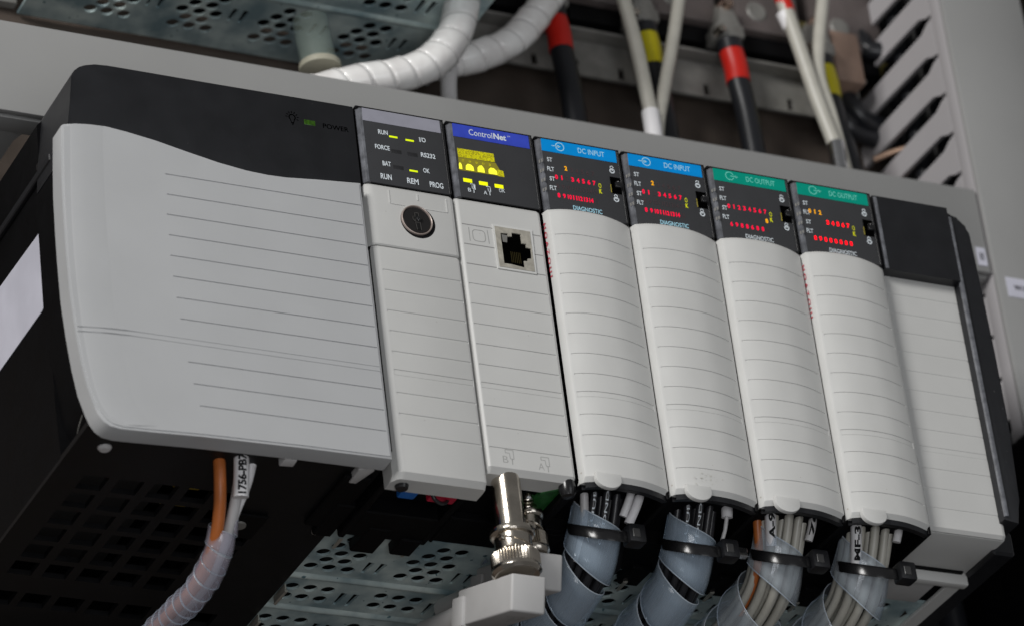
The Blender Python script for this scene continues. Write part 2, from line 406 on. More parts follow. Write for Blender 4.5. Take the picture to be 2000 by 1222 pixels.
# =================================================================== STEEL RACKS
def vent_loops(x0, y0):
    L = []
    for row, xs in ((5.80, (1.18, 1.88)), (6.32, (.84, 1.53)), (6.86, (.49, 1.18, 1.88)), (7.38, (.83, 1.52)), (7.90, (.47, 1.16, 1.86))):
        for x in xs: L.append(circ(x0 + x, y0 + row, .262, 22))
    for row, xs in ((9.45, (.43, 1.12, 1.80)), (10.16, (.45, 1.10, 1.79)), (11.85, (.43, 1.12, 1.80)), (12.55, (.45, 1.10, 1.79))):
        for x in xs: L.append(circ(x0 + x, y0 + row, .262, 22))
    for (ya, yb) in ((7.15, 7.95), (9.5, 10.4), (11.9, 12.8)):
        for xx in (2.48, 2.95):
            L.append([(x0 + xx - .12, y0 + ya), (x0 + xx + .12, y0 + ya + .02), (x0 + xx + .02, y0 + yb), (x0 + xx - .1, y0 + yb)])
    return L
def upper_loops(x0, y0):
    L = []
    for row, xs in ((12.78, (0, .69, 1.38)), (12.28, (.34, 1.03)), (11.78, (.01, .72, 1.41)), (11.28, (.35, 1.06)), (10.78, (.70, 1.40))):
        for x in xs: L.append(circ(x0 + x, row, .265, 22))
    for row, xs in ((8.6, (0, .69, 1.38)), (9.3, (0.03, .70, 1.38)), (6.2, (0, .69, 1.38)), (6.9, (.03, .7, 1.38))):
        for x in xs: L.append(circ(x0 + x, row, .265, 22))
    for (ya, yb) in ((11.2, 12.0), (8.5, 9.4), (6.1, 7.0)):
        for xx in (2.05, 2.5): L.append([(x0 + xx - .12, ya), (x0 + xx + .12, ya + .02), (x0 + xx + .02, yb), (x0 + xx - .1, yb)])
    return L
def steel_plate(parent, x0, x1, y0, y1, z, nslots, vx, squares, upper=False):
    out = [(x0, y0), (x1, y0), (x1, y1), (x0, y1)]
    ed = [(x0, y0), (x1, y0), (x1, y1), (x0, y1), (x0, 11.2 + y0 - 5.2), (x0 + .3, 11.1 + y0 - 5.2), (x0 + .3, 10.7 + y0 - 5.2), (x0, 10.6 + y0 - 5.2), (x0, 8.9 + y0 - 5.2), (x0 + .3, 8.8 + y0 - 5.2), (x0 + .3, 8.4 + y0 - 5.2), (x0, 8.3 + y0 - 5.2)]
    loops = [ed]
    if upper: ed[4:] = []
    for k in range(nslots): loops += [[(q[0] + .58, q[1] + 1.3) for q in L_] for L_ in upper_loops(vx + 3.42 * k, 0)] if upper else vent_loops(vx + 3.42 * k, y0 - 5.2)
    if squares:
        for (a, b, c, d) in squares: loops.append([(a, c), (b, c), (b, d), (a, d)])
    me = curve_mesh('perforated_plate', loops, .05, ZINC)
    o = link('perforated_plate', me, parent); o.location = OFF[parent] + Vector((0, 0, z)); 
    for yr in ((12.15, 9.9) if upper else (8.62, 10.95)):   # pressed ribs
        bm = bmesh.new(); a = y0 - 5.2 + yr; X0, X1 = x0 + .6, x1 - .8
        sec = [(-.22, 0), (-.14, -.03), (-.05, -.085), (.05, -.085), (.14, -.03), (.22, 0)]
        rows = [[bm.verts.new((x, a + s * q, z - .052 + h * q)) for s, h in sec] for x, q in ((X0 - .18, .1), (X0 - .1, .7), (X0, 1), (X1, 1), (X1 + .1, .7), (X1 + .18, .1))]
        for A, B in zip(rows, rows[1:]):
            for k in range(len(sec) - 1): bm.faces.new((A[k], A[k + 1], B[k + 1], B[k]))
        link('pressed_rib', bm_mesh('pressed_rib', bm, ZINC, 60), parent)
    return o
rack = thing('module_rack', 'lower steel module rack with perforated zinc underside and black end cap', 'rack', (8, 10, -14))
steel_plate(rack, -.85, 24.3, 5.2, 14.9, -13.9, 7, 0, [(-.5, .05, 7.0, 7.65), (-.45, .05, 9.2, 10.3), (-.45, .05, 11.6, 12.7)])
for (yc) in (9.75, 12.15):
    box('spring_clip', (.06, .12, yc - .5, yc + .5, -14.25, -13.98), ZINCE, rack, bev=.01)
    tube('clip_roll', [(.1, yc - .5, -14.27), (.1, yc + .5, -14.27)], .06, ZINCE, rack, seg=8, n=2)
for k in range(7):
    x = 2.75 + 3.42 * k
    prism('pressed_tab', [(x, 5.75), (x + .22, 5.95), (x + .08, 6.3)], -14.05, -13.96, CHROME, rack, 'z')
box('rear_wall', (-.85, 24.3, 14.6, 14.9, -13.8, -.3), STEELG, rack, bev=0)
box('card_cage_interior', (0.1, 24.2, 13.8, 14.3, -13.5, -.3), BLACKD, rack, bev=0)
for k, (px) in enumerate((-.45, )):
    lathe('screw', [(.0, -.14), (.16, -.12), (.2, 0)], (px, 5.35, -13.98), CHROME, rack, seg=20)
cap_out = [(24.28, -13.1), (24.28, -.22), (24.36, -.12)] + [(24.3 + .0 + .9 * math.sin(math.radians(a)), -1.05 + .9 * math.cos(math.radians(a))) for a in range(10, 91, 10)] + [(25.25, -3), (25.3, -6), (25.28, -9), (25.1, -12.2), (24.9, -13.2)]
prism('end_cap', cap_out, .12, 14.8, BLACK, rack, 'y', .06)
box('end_cap_highlight', (24.30, 24.46, .02, .2, -13.0, -.35), LENSF, rack, bev=.03)  # grey strip painted in as the highlight along the cap
boxes('end_cap_foot', [(24.35, 25.3, 1.2, 14.5, -13.9, -12.9)], BLACK, rack, bev=.1)

urack = thing('module_rack', 'upper steel module rack, only its blurred perforated underside showing', 'rack', (2, 11, 13))
steel_plate(urack, -6.1, 11.4, 4.5, 15.2, 13.0, 4, -4.12, None, True)
for yy_, in ((0,),): pass
box('side_wall', (11.15, 11.4, 4.5, 15.2, 13.06, 26), STEELG, urack, bev=.03)
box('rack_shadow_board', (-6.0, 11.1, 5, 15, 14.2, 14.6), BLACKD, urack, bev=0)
prism('mounting_ear', [(-9, 13.2), (-6.2, 13.2), (-6.2, 15), (-9, 15)], 14.9, 15.3, STEELG, urack, 'y', .05)

# =================================================================== POWER SUPPLY
PSD = material('power_supply_grey', (.435, .442, .448), .42, var=.02, vscale=.35, bump=.12, bscale=60, coat=.12)
ps = thing('power_supply', 'wide power supply with black top and broad curved ribbed grey door at the left', 'power supply', (-5.3, 7, -14))
bez = [(-.02, -.02), (-.02, -3.75), (-10.85, -3.75), (-10.78, -2.76), (-10.65, -1.85), (-10.53, -.81), (-10.48, -.63), (-10.38, -.47), (-10.2, -.3), (-10.0, -.2), (-9.64, -.12), (-9.17, -.08)]
prism('top_bezel', bez, 0.0, 2.9, BLACK, ps, 'y', .05)
body = [(-.02, -.1), (-.02, -13.9), (-10.62, -13.9), (-10.7, -12), (-10.7, -.95), (-10.4, -.6), (-9.9, -.25), (-9.3, -.15)]
bm = bmesh.new(); add_prism(bm, [(x, z) for x, z in body], 2.9, 14.6, 'y', 0)
bot = [f for f in bm.faces if all(abs(v.co.z + 13.9) < .01 for v in f.verts)]
bmesh.ops.delete(bm, geom=bot, context='FACES'); link('housing', bm_mesh('housing', bm, BLACKD), ps)
# front frame below the bezel, behind the door
prism('front_frame', [(-.05, -3.8), (-.05, -13.7), (-9.9, -13.9), (-10.5, -12.8), (-10.85, -9), (-10.85, -3.8)], .36, 3.0, BLACKD, ps, 'y', .05)
boxes('side_ledge', [(-10.86, -10.68, 1.6, 14, -3.2, -2.9)], BLACK, ps, bev=.04)
boxes('side_notch', [(-10.74, -10.60, 2.3, 3.1, -2.7, -2.45), (-10.74, -10.6, 2.2, 2.6, -9.6, -9.3)], GLOSS, ps, bev=.02)
# perforated black underside
loops = [[(-10.62, .45), (-.02, .45), (-.02, 14.6), (-10.62, 14.6)]]
for i in range(6):
    for j in range(6):
        if i == 5 and j == 0: continue
        x = -9.55 + 1.24 * i - .025 * j; y = 3.55 + 1.235 * j
        loops.append([(x, y), (x + .88, y), (x + .88, y + .93), (x, y + .93)])
for i in range(7):
    x = -9.75 + 1.24 * i; loops.append([(x, 11.9), (x + .95, 11.9), (x + .95, 12.9), (x, 12.9)])
o = link('vent_grille', curve_mesh('vent_grille', loops, .1, material('vent_black', (.0065, .0065, .0072), .45, var=.2, vscale=1, spec=.22)), ps); o.location = OFF[ps] + Vector((0, 0, -13.95))
box('transformer', (-9.8, -5.6, 4, 12, -12.6, -9), INSIDE, ps, bev=.2)
for (x, y) in ((-7.3, 4.4), (-6.0, 4.5), (-7.3, 5.6), (-6.0, 5.7)):
    box('yellow_tape', (x, x + .95, y, y + .06, -13.5, -13.25), YWIRE, ps, bev=.02)
lathe('rivet', [(0, -.12), (.17, -.1), (.235, -.03), (.24, .02)], (-9.58, 1.67, -14.06), OFFW, ps, seg=24)
tube('edge_arc', [(-10.3, 2.2, -13.7), (-10.5, 1.6, -13.6), (-10.52, 1.1, -13.3)], .02, STEELG, ps, seg=6)
boxes('terminal_slot', [(-3.9, -2.5, 4.6, 6.2, -14.2, -14.06), (-1.2, -.2, 1.2, 4.7, -14.25, -14.06)], BLACKD, ps, bev=.05)
lathe('screw', [(0, -.08), (.25, -.05), (.27, .02)], (-3.35, 5.3, -14.21), STEELG, ps, seg=20)
prism('door_hook', [(-3.75, .4), (-3.3, .45), (-3.28, .85), (-3.75, .9)], -14.36, -14.1, OFFW, ps, 'z', .02)
prism('door_hook', [(-1.0, .6), (-.55, .35), (-.45, .55), (-.7, 1.5), (-.95, 1.5)], -14.3, -14.05, TAPG, ps, 'z', .03)
# door: outline in the front plane with grooves
dtop = [(-11.03, -2.97), (-10.98, -2.90), (-10.88, -2.85), (-10.51, -2.79), (-10.05, -2.73), (-9.41, -2.70), (-8.68, -2.78), (-7.67, -2.94), (-6.48, -3.2), (-5.4, -3.42), (-4.4, -3.56), (-3.6, -3.60), (-2.93, -3.58), (-1.77, -3.46), (-.1, -3.29)]
dbot = [(-.06, -14.14), (-3.18, -14.16), (-6.82, -14.24), (-8.61, -14.32), (-9.68, -14.36), (-10.05, -14.3), (-10.28, -14.15), (-10.45, -13.9), (-10.56, -13.62), (-10.78, -12.89), (-10.93, -11.96), (-11.05, -10.82), (-11.15, -9.48), (-11.18, -7.91), (-11.18, -6.71), (-11.16, -5.31), (-11.1, -4.08)]
gst = [-7.40, -7.40, -7.46, -7.45, -7.45, -7.42, -7.36, -7.29, None, -7.14, -7.01, -6.86]
def groove_loop(x0, x1, z, h=.026): return [(x0, z - h), (x0 - h, z), (x0, z + h), (x1, z + h), (x1, z - h)]
gl = [groove_loop(gst[k] - .17, -.36, GRO[k] - .2, .019) for k in range(12) if gst[k]]
def dense(L, n=3):
    out = []
    for i, a in enumerate(L):
        b = L[(i + 1) % len(L)]
        for k in range(n): out.append((a[0] + (b[0] - a[0]) * k / n, a[1] + (b[1] - a[1]) * k / n))
    return out
def shrink(L, cx=-5.6, cz=-8.6, d=.1): 
    return [(x - d * math.copysign(min(1, abs(x - cx) / 2), x - cx), z - d * math.copysign(min(1, abs(z - cz) / 2), z - cz)) for x, z in L]
DS = (-.17, -.2)
outl = [(x + DS[0], z + DS[1]) for x, z in dtop + dbot]
bm = bmesh.new()   # rim and back slab of the door
add_prism(bm, outl, -.42, .36, 'y', .05, 2)
link('door', bm_mesh('door', bm, PSD, 40), ps)
me = curve_mesh('door_face', [shrink(outl, d=.09)] + gl, .035, PSD, 0.0)
o = link('door_face', me, ps); o.rotation_euler = (math.pi / 2, 0, 0); o.location = OFF[ps] + Vector((0, -.415, 0))
# softly raised border at the left edge of the door and a faint seam across
bm = bmesh.new()
inner = [(-9.55, -2.74), (-9.66, -5.85), (-9.64, -9.23), (-9.5, -10.77), (-9.25, -12.86), (-9.0, -13.6), (-8.4, -14.1)]
inner = [(p.x, p.z) for p in crom([(x, 0, z) for x, z in inner], 8)]
oute = [(-10.85, -2.9), (-11.02, -5.8), (-11.05, -8.2), (-10.95, -10.7), (-10.68, -12.86), (-10.28, -13.9), (-9.6, -14.22)]
oute = [(p.x, p.z) for p in crom([(x, 0, z) for x, z in oute], 8)]
rows = []
for (a, b) in zip(inner, oute):
    rows.append([bm.verts.new((a[0] + (b[0] - a[0]) * t, y, a[1] + (b[1] - a[1]) * t)) for t, y in ((0, -.1495), (.10, -.156), (.5, -.168), (.85, -.16), (.97, -.13), (1, -.09))])
for A, B in zip(rows, rows[1:]):
    for k in range(5): bm.faces.new((A[k], A[k + 1], B[k + 1], B[k]))
o = link('door_border', bm_mesh('door_border', bm, PSD, 60), ps); o.location = OFF[ps] + Vector((DS[0], -.3, DS[1]))
bm = bmesh.new()
for zz in (-10.62, -10.80):
    P = [(-10.98, -.17, zz - .12), (-9.6, -.182, zz - .02), (-8.6, -.155, zz), (-5, -.155, zz), (-.15, -.155, zz)]
    add_tube(bm, crom(P, 6), .013, 6)
o = link('door_seam', bm_mesh('door_seam', bm, PSD, 60), ps); o.location = OFF[ps] + Vector((DS[0], -.3, DS[1]))
prism('gap_shade_strip', [(x, z + .10) for x, z in dtop[2:]] + [(x, z - .3) for x, z in dtop[2:]][::-1], -.012, .2, BLACKD, ps)  # dark strip put in as the shade above the door
# power symbol, lamp and word
box('power_lamp', (-1.98, -1.55, -.012, .05, -1.14, -.92), GREENL, ps, bev=.02)
bm = bmesh.new(); X, Z, Y = -2.42, -.93, -.004
ring2d(bm, X, Z, .115, .042, Y, 20, -50, 230)
seg2d(bm, X - .075, Z - .09, X - .04, Z - .22, .03, Y); seg2d(bm, X + .075, Z - .09, X + .04, Z - .22, .03, Y); seg2d(bm, X - .05, Z - .23, X + .05, Z - .23, .05, Y); seg2d(bm, X - .03, Z - .29, X + .03, Z - .29, .04, Y)
for a in range(-20, 201, 28):
    c, s = math.cos(math.radians(a)), math.sin(math.radians(a)); seg2d(bm, X + .17 * c, Z + .17 * s, X + .25 * c, Z + .26 * s, .03, Y)
PRB = material('engraved_black', (.0005, .0005, .0005), 1, spec=0)
flat('lamp_symbol', bm, PRB, ps)
text('lettering', 'POWER', -.78, -1.06, .98, .2, -.004, PRB, ps, .012)
prism('rating_label', [(3.05, -5.1), (2.98, -6.5), (2.95, -7.75), (3.1, -7.95), (3.4, -8.05), (13.5, -8.0), (13.5, -4.75)], -10.74, -10.715, STICK, ps, 'x', 0, label='white rating label on the black side')

# =================================================================== MODULES
PITCH = 3.5
LX0, LX1 = .28, 3.32
def module_base(name, label, cat, i, group=None):
    t = thing(name, label, cat, (PITCH * i + 1.75, 7, -14), group, build=(PITCH * i, 0, 0))
    box('housing', (.06, 3.42, .14, 13.6, -13.72, -.02), BLACKD, t, bev=.04)
    return t
def lens(t, header, zb=-3.14, chead=.55):
    # smoked window: chamfered block with a left edge whose sheen is painted pale
    prism('display_window', [(.2, -.02), (3.36, -.02), (3.42, .02), (3.42, .3), (.08, .3), (.08, .2)], zb, .0, LENS, t, 'z', .0)
    bm = bmesh.new(); add_prism(bm, [(.075, .2), (.20, -.025), (.29, -.028), (.29, .0), (.2, .02), (.09, .22)], zb + .04, -.06, 'z')
    link('window_edge', bm_mesh('window_edge', bm, LENSF), t)
    bm = bmesh.new(); add_prism(bm, [(LX0, -chead), (3.3, -chead), (3.3, -.03), (LX0 + .02, -.03)], -.032, -.021, 'y')
    link('header_strip', bm_mesh('header_strip', bm, header), t)
    boxes('window_frame', [(.05, 3.44, -.035, .25, -.02, .03), (.3, 3.4, -.033, .1, zb - .0, zb + .05), (3.355, 3.44, -.034, .2, zb + .06, -.03)], GLOSS, t, bev=.01)
YT = -.028

# ---- controller with keyswitch
t = module_base('controller_module', 'controller module with round black keyswitch and grey header, beside the wide power supply', 'controller', 0)
lens(t, SILVER, -3.14)
for s, x, z, wd, ht, b in (('RUN', 1.02, -.93, .37, .19, .02), ('I/O', 2.54, -.97, .25, .19, .02), ('FORCE', .93, -1.57, .56, .19, .02), ('RS232', 2.69, -1.6, .56, .19, .02), ('BAT', 1.03, -2.23, .32, .19, .02), ('OK', 2.55, -2.25, .25, .19, .02), ('RUN', .95, -2.78, .42, .23, .02), ('REM', 1.97, -2.79, .44, .23, .02), ('PROG', 2.88, -2.79, .52, .23, .02)):
    text('lettering', s, x, z, wd, ht, YT, WHITEP, t, b)
for x, z, m in ((1.41, -1.05, YELG), (2.04, -1.08, YELG), (2.05, -2.35, YELG), (1.46, -1.65, OFFL), (2.08, -1.66, OFFL), (1.47, -2.31, OFFL)):
    q = m is YELG
    box('indicator', (x - (.16 if q else .2), x + (.16 if q else .2), -.03 if q else -.024, 0, z - (.035 if q else .08), z + (.035 if q else .08)), m, t, bev=.005)
pf = [(0.02, .2), (.14, -.02), (.24, -.07), (.38, -.08), (3.3, -.08), (3.41, -.04), (3.43, .2)]
ribbed_cover('upper_cover', pf, -3.16, -5.66, [], (.5, 3.3), DOOR, t, botch=.04, back=.8)
pf2 = [(0.03, .24), (.16, .02), (.3, -.055), (.38, -.06), (3.3, -.06), (3.40, -.02), (3.43, .22)]
ribbed_cover('battery_door', pf2, -5.68, -14.72, GRO[2:], (.40, 3.36), DOOR, t, depth=.028, gw=.03, wide=GRO[8], topch=.06, botch=.2, back=.9)
# small raised frame lines over the switch
bm = bmesh.new()
for a, b, c, d in ((.93, .965, -3.9, -3.36), (3.12, 3.16, -3.92, -3.36), (2.02, 2.06, -3.62, -3.36), (.95, 1.5, -3.92, -3.89), (2.3, 3.13, -3.93, -3.9)):
    add_box(bm, a, b, -.1, -.07, c, d)
link('moulded_frame', bm_mesh('moulded_frame', bm, DOOR), t)
ks = link('keyswitch', None, t); ks.empty_display_size = .3
ks.location = OFF[t] + Vector((1.9, -.1, -4.46)); OFF[ks] = Vector((0, 0, 0))
lathe('rim', [(.53, .03), (.545, -.05), (.565, -.065), (.59, -.05), (.60, .05)], (0, 0, 0), RIM, ks, axis='y', cap=False)
lathe('barrel', [(.0, -.01), (.50, -.02), (.54, .03)], (0, -.012, 0), material('switch_black', (.016, .015, .015), .2, spec=.5), ks, axis='y')
lathe('recess', [(.56, .01), (.66, .016), (.66, .022)], (.05, 0, -.04), DARKP, ks, axis='y')
bm = bmesh.new(); add_prism(bm, circ(0, .06, .17, 18), -.045, -.02, 'y'); add_prism(bm, [(-.07, .08), (.07, .08), (.05, .28), (-.06, .28)], -.046, -.02, 'y'); add_prism(bm, [(-.08, .0), (.08, .0), (.11, -.4), (-.03, -.4)], -.047, -.02, 'y')
bk = bmesh.new()
for a in ((-.09, .02, -.04, -.4), (.09, .02, .12, -.4), (-.08, .1, -.07, .28), (.08, .1, .06, .28), (-.07, .28, .06, .28)): seg2d(bk, *a, .022, -.05)
ring2d(bk, 0, .06, .165, .02, -.05, 18, 150, 390)
flat('keyway_glint', bk, material('edge_glint_grey', (.08, .076, .072), .3), ks)  # grey lines painted in as the highlight round the keyway
link('keyway', bm_mesh('keyway', bm, material('keyway_black', (.002, .002, .002), .5)), ks)
lathe('pin', [(0, -.13), (.06, -.12), (.10, -.09), (.12, -.04)], (.06, 0, .04), GLOSS, ks, axis='y', seg=16)  # enlarged and rounded so it catches a highlight
# below: cavity with plugs, black latch
boxes('lower_frame', [(.05, .3, .5, 4.8, -14.5, -13.6), (.3, 3.3, 3.2, 4.9, -14.3, -13.6), (3.15, 3.4, .9, 4.9, -14.35, -13.6), (1.0, 1.9, 4.2, 5.9, -14.35, -13.95), (2.4, 3.2, 4.6, 5.7, -14.4, -13.95), (-.7, .0, 3.0, 5.2, -14.3, -13.6)], BLACKD, t, bev=.05)
tube('battery_lead', [(1.9, 1.4, -13.8), (2.2, 1.5, -14.5), (2.7, 1.7, -14.45), (3.0, 1.8, -13.8)], .07, BLACKW, t)
box('blue_plug', (1.0, 1.65, 1.2, 2.0, -14.35, -13.7), BLUEC, t, bev=.08)
box('red_plug', (2.1, 3.1, 1.1, 2.0, -14.35, -13.7), REDC, t, bev=.08)
lathe('latch_knob', [(0, -.32), (.2, -.3), (.27, -.1), (.28, .3)], (.5, .55, -14.55), GLOSS, t, seg=20)
for x in (.35, 2.95): prism('spring_finger', [(x, 5.3), (x + .14, 5.25), (x + .12, 5.9), (x + .03, 5.95)], -14.3, -14.24, ZINCE, t, 'z')

# ---- network module
t = module_base('network_module', 'network module with dark blue header, yellow lit display and square data port', 'network module', 1)
lens(t, BLUE, -3.14, .57)
text('lettering', 'Control', 1.38, -.285, .92, .25, -.034, CYANP if 0 else WHITEP, t, .0)
text('lettering', 'Net', 2.14, -.285, .50, .25, -.034, WHITEP, t, .03)
text('lettering', 'TM', 2.5, -.2, .12, .06, -.034, WHITEP, t, .0)
DISP = bpy.data.materials.new('lit_yellow_display'); DISP.use_nodes = True
nt = DISP.node_tree; b = nt.nodes['Principled BSDF']; tcn = nt.nodes.new('ShaderNodeTexCoord'); nz = nt.nodes.new('ShaderNodeTexNoise'); nz.inputs['Scale'].default_value = 22
rp = nt.nodes.new('ShaderNodeValToRGB'); rp.color_ramp.elements[0].position = .38; rp.color_ramp.elements[0].color = (.25, .21, .005, 1); rp.color_ramp.elements[1].position = .6; rp.color_ramp.elements[1].color = (.66, .63, .0, 1)
nt.links.new(tcn.outputs['Object'], nz.inputs['Vector']); nt.links.new(nz.outputs['Fac'], rp.inputs[0]); nt.links.new(rp.outputs[0], b.inputs['Emission Color']); b.inputs['Emission Strength'].default_value = .8; b.inputs['Base Color'].default_value = (.1, .09, 0, 1)
DISPD = material('dim_yellow_display', (.10, .09, .02), .5, emit=(.20, .17, .0), estr=.7)
YH = material('bright_yellow_glyph', (.4, .4, 0), .4, emit=(.95, .92, .05), estr=1.1)
dp = link('display', None, t); dp.location = OFF[t]; OFF[dp] = Vector((0, 0, 0))
prism('lit_band', [(.38, -1.06), (1.80, -1.05), (1.82, -1.40), (.38, -1.42)], -.030, -.02, DISP, dp)
prism('dim_field', [(.38, -1.435), (1.84, -1.43), (2.1, -1.95), (.36, -1.98)], -.0295, -.02, DISPD, dp)
prism('lit_edge', [(1.86, -1.70), (2.1, -1.72), (2.12, -1.97), (1.86, -1.96)], -.0305, -.02, DISP, dp)
bm = bmesh.new()
for k, (x, wd) in enumerate(((.42, .06), (.78, .16), (1.22, .14), (1.68, .17))):
    add_prism(bm, [(x - wd, -1.93), (x + wd, -1.93), (x + wd * .9, -1.76), (x + wd * .35, -1.68 + (.04 if k == 2 else 0)), (x - wd * .4, -1.67), (x - wd * .9, -1.76)], -.036, -.03, 'y')
link('lit_glyph', bm_mesh('lit_glyph', bm, YH), dp)
bm = bmesh.new()
for x in (.55, .82, 1.08, 1.34, 1.6): ring2d(bm, x, -1.55, .035, .022, -.0305, 8)
flat('lit_dot', bm, DISP, dp)
for x, z in ((.64, -2.37), (1.25, -2.39), (1.86, -2.40)): box('indicator', (x - .17, x + .17, -.031, -.0, z - .075, z + .075), YEL, t, bev=.005)
for s, x, z, wd in (('B', .66, -2.76, .12), ('A', 1.28, -2.77, .14), ('OK', 1.95, -2.57, .24)): text('lettering', s, x, z, wd, .15, -.034, WHITEP, t, .01)
for X in (.78, 1.40):
    bm = bmesh.new()
    seg2d(bm, X - .07, -2.5, X + .1, -2.5, .03, -.035); seg2d(bm, X + .09, -2.5, X + .09, -2.72, .03 if X > 1 else .07, -.035); seg2d(bm, X, -2.56, X, -2.68, .025, -.035); seg2d(bm, X, -2.68, X + .09, -2.7, .025, -.035); seg2d(bm, X + .05, -2.72, X + .05, -2.86, .03, -.035)
    flat('plug_symbol', bm, WHITEP, t)
pf = [(.02, .2), (.05, .0), (.12, -.05), (.16, -.055), (3.24, -.055), (3.33, -.01), (3.36, .2)]
# cover with a cut-out for the port: three ribbed pieces round it
cv = ribbed_cover('front_cover', pf, -3.16, -14.05, [g for i, g in enumerate(GRO) if i not in (0, 1, 2)], (.17, 3.23), DOOR, t, depth=.032, gw=.022, wide=GRO[8], botch=.2, back=.9)
bm = bmesh.new(); 
for z, a, b in ((GRO[0], .17, 1.38), (GRO[0], 2.9, 3.23), (GRO[1], .17, 1.34), (GRO[1], 2.88, 3.23), (GRO[2], .17, 1.33), (GRO[2], 2.85, 3.23)):
    add_box(bm, a, b, -.0575, -.05, z - .02, z + .02)
link('groove_shade_line', bm_mesh('groove_shade_line', bm, material('groove_shade_plastic', (.26, .255, .25), .7)), t)['kind'] = 'stuff'  # dark bars painted as groove shade beside the port
port = link('data_port', None, t); port.location = OFF[t]; OFF[port] = Vector((0, 0, 0))
me = curve_mesh('surround', [[(1.36, -5.9), (2.86, -5.9), (2.9, -4.08), (1.36, -4.08)], [(1.42, -5.82), (2.78, -5.82), (2.8, -4.17), (1.42, -4.17)]], .04, DOORL)
o = link('surround', me, port); o.rotation_euler = (math.pi / 2, 0, 0); o.location = (0, -.06, 0)
PB = material('port_shadow_black', (.001, .001, .001), .8, spec=0)
step = [(1.62, -5.66), (1.62, -4.42), (1.9, -4.40), (1.92, -4.52), (2.05, -4.50), (2.06, -4.34), (2.42, -4.34), (2.42, -4.72), (2.58, -4.72), (2.58, -4.86), (2.76, -4.88), (2.74, -5.30), (2.58, -5.32), (2.56, -5.44), (2.42, -5.44), (2.42, -5.72), (1.9, -5.66)]
me = curve_mesh('port_face', [[(1.42, -5.82), (2.79, -5.82), (2.8, -4.17), (1.42, -4.17)], step], .05, BEIGE)
o = link('port_face', me, port); o.rotation_euler = (math.pi / 2, 0, 0); o.location = (0, -.065, 0)
prism('port_cavity', [(1.44, -5.8), (2.77, -5.8), (2.77, -4.2), (1.44, -4.2)], -.062, -.056, PB, port)
for k in range(6): box('contact', (1.95 + .07 * k, 1.975 + .07 * k, -.068, -.063, -5.55, -5.1), material('contact_gold', (.10, .08, .03), .3, metal=.8) if k == 0 else bpy.data.materials['contact_gold'], port, bev=0)
prism('port_latch', [(1.68, -4.45), (1.9, -4.45), (1.86, -4.75), (1.7, -4.75)], -.075, -.06, STEELG, port)
bm = bmesh.new()
ln = rrect(.55, 1.03, -4.88, -4.42, .13, 4)
for i, a in enumerate(ln): q = ln[(i + 1) % len(ln)]; (Vector(a) - Vector(q)).length > 1e-4 and seg2d(bm, a[0], a[1], q[0], q[1], .03, -.0585)
seg2d(bm, .42, -4.36, .42, -4.92, .03, -.0585); seg2d(bm, 1.14, -4.36, 1.16, -4.92, .03, -.0585)
for X, Z in ((.86, -13.28), (2.2, -13.38)):
    seg2d(bm, X - .12, Z + .02, X - .12, Z + .14, .025, -.0585); seg2d(bm, X - .12, Z + .14, X + .18, Z + .14, .025, -.0585); seg2d(bm, X + .18, Z + .14, X + .18, Z - .2, .025, -.0585)
    seg2d(bm, X - .12, Z + .02, X + .03, Z + .02, .025, -.0585); seg2d(bm, X + .03, Z + .02, X + .05, Z - .2, .025, -.0585); seg2d(bm, X + .05, Z - .2, X + .18, Z - .2, .025, -.0585); seg2d(bm, X + .11, Z - .2, X + .11, Z - .42, .03, -.0585)
ENG = material('engraved_line_grey', (.33, .33, .32), .6)
flat('engraved_symbol', bm, ENG, t)
text('lettering', 'B', .72, -13.52, .2, .26, -.0585, ENG, t, -.01); text('lettering', 'A', 2.06, -13.62, .22, .26, -.0585, ENG, t, -.01)
boxes('lower_frame', [(.05, .2, 3, 4.9, -14.2, -13.6), (3.05, 3.42, .5, 4.9, -14.35, -13.6), (.2, 3.1, 3.4, 5.1, -14.0, -13.6)], BLACKD, t, bev=.05)
box('metal_bracket', (.25, 3.1, .1, .9, -14.02, -13.9), NICKELD, t, bev=.02)
prism('circuit_board', [(2.45, .9), (3.1, .4), (3.1, 2.6), (2.3, 3.2)], -14.1, -13.95, PCB, t, 'z')
lathe('solder_blob', [(0, -.2), (.2, -.15), (.25, .1)], (2.2, 1.4, -14.0), CHROME, t, seg=16)
lathe('latch_knob', [(0, -.28), (.22, -.24), (.3, -.05), (.3, .3)], (3.15, .3, -14.2), GLOSS, t, seg=20)

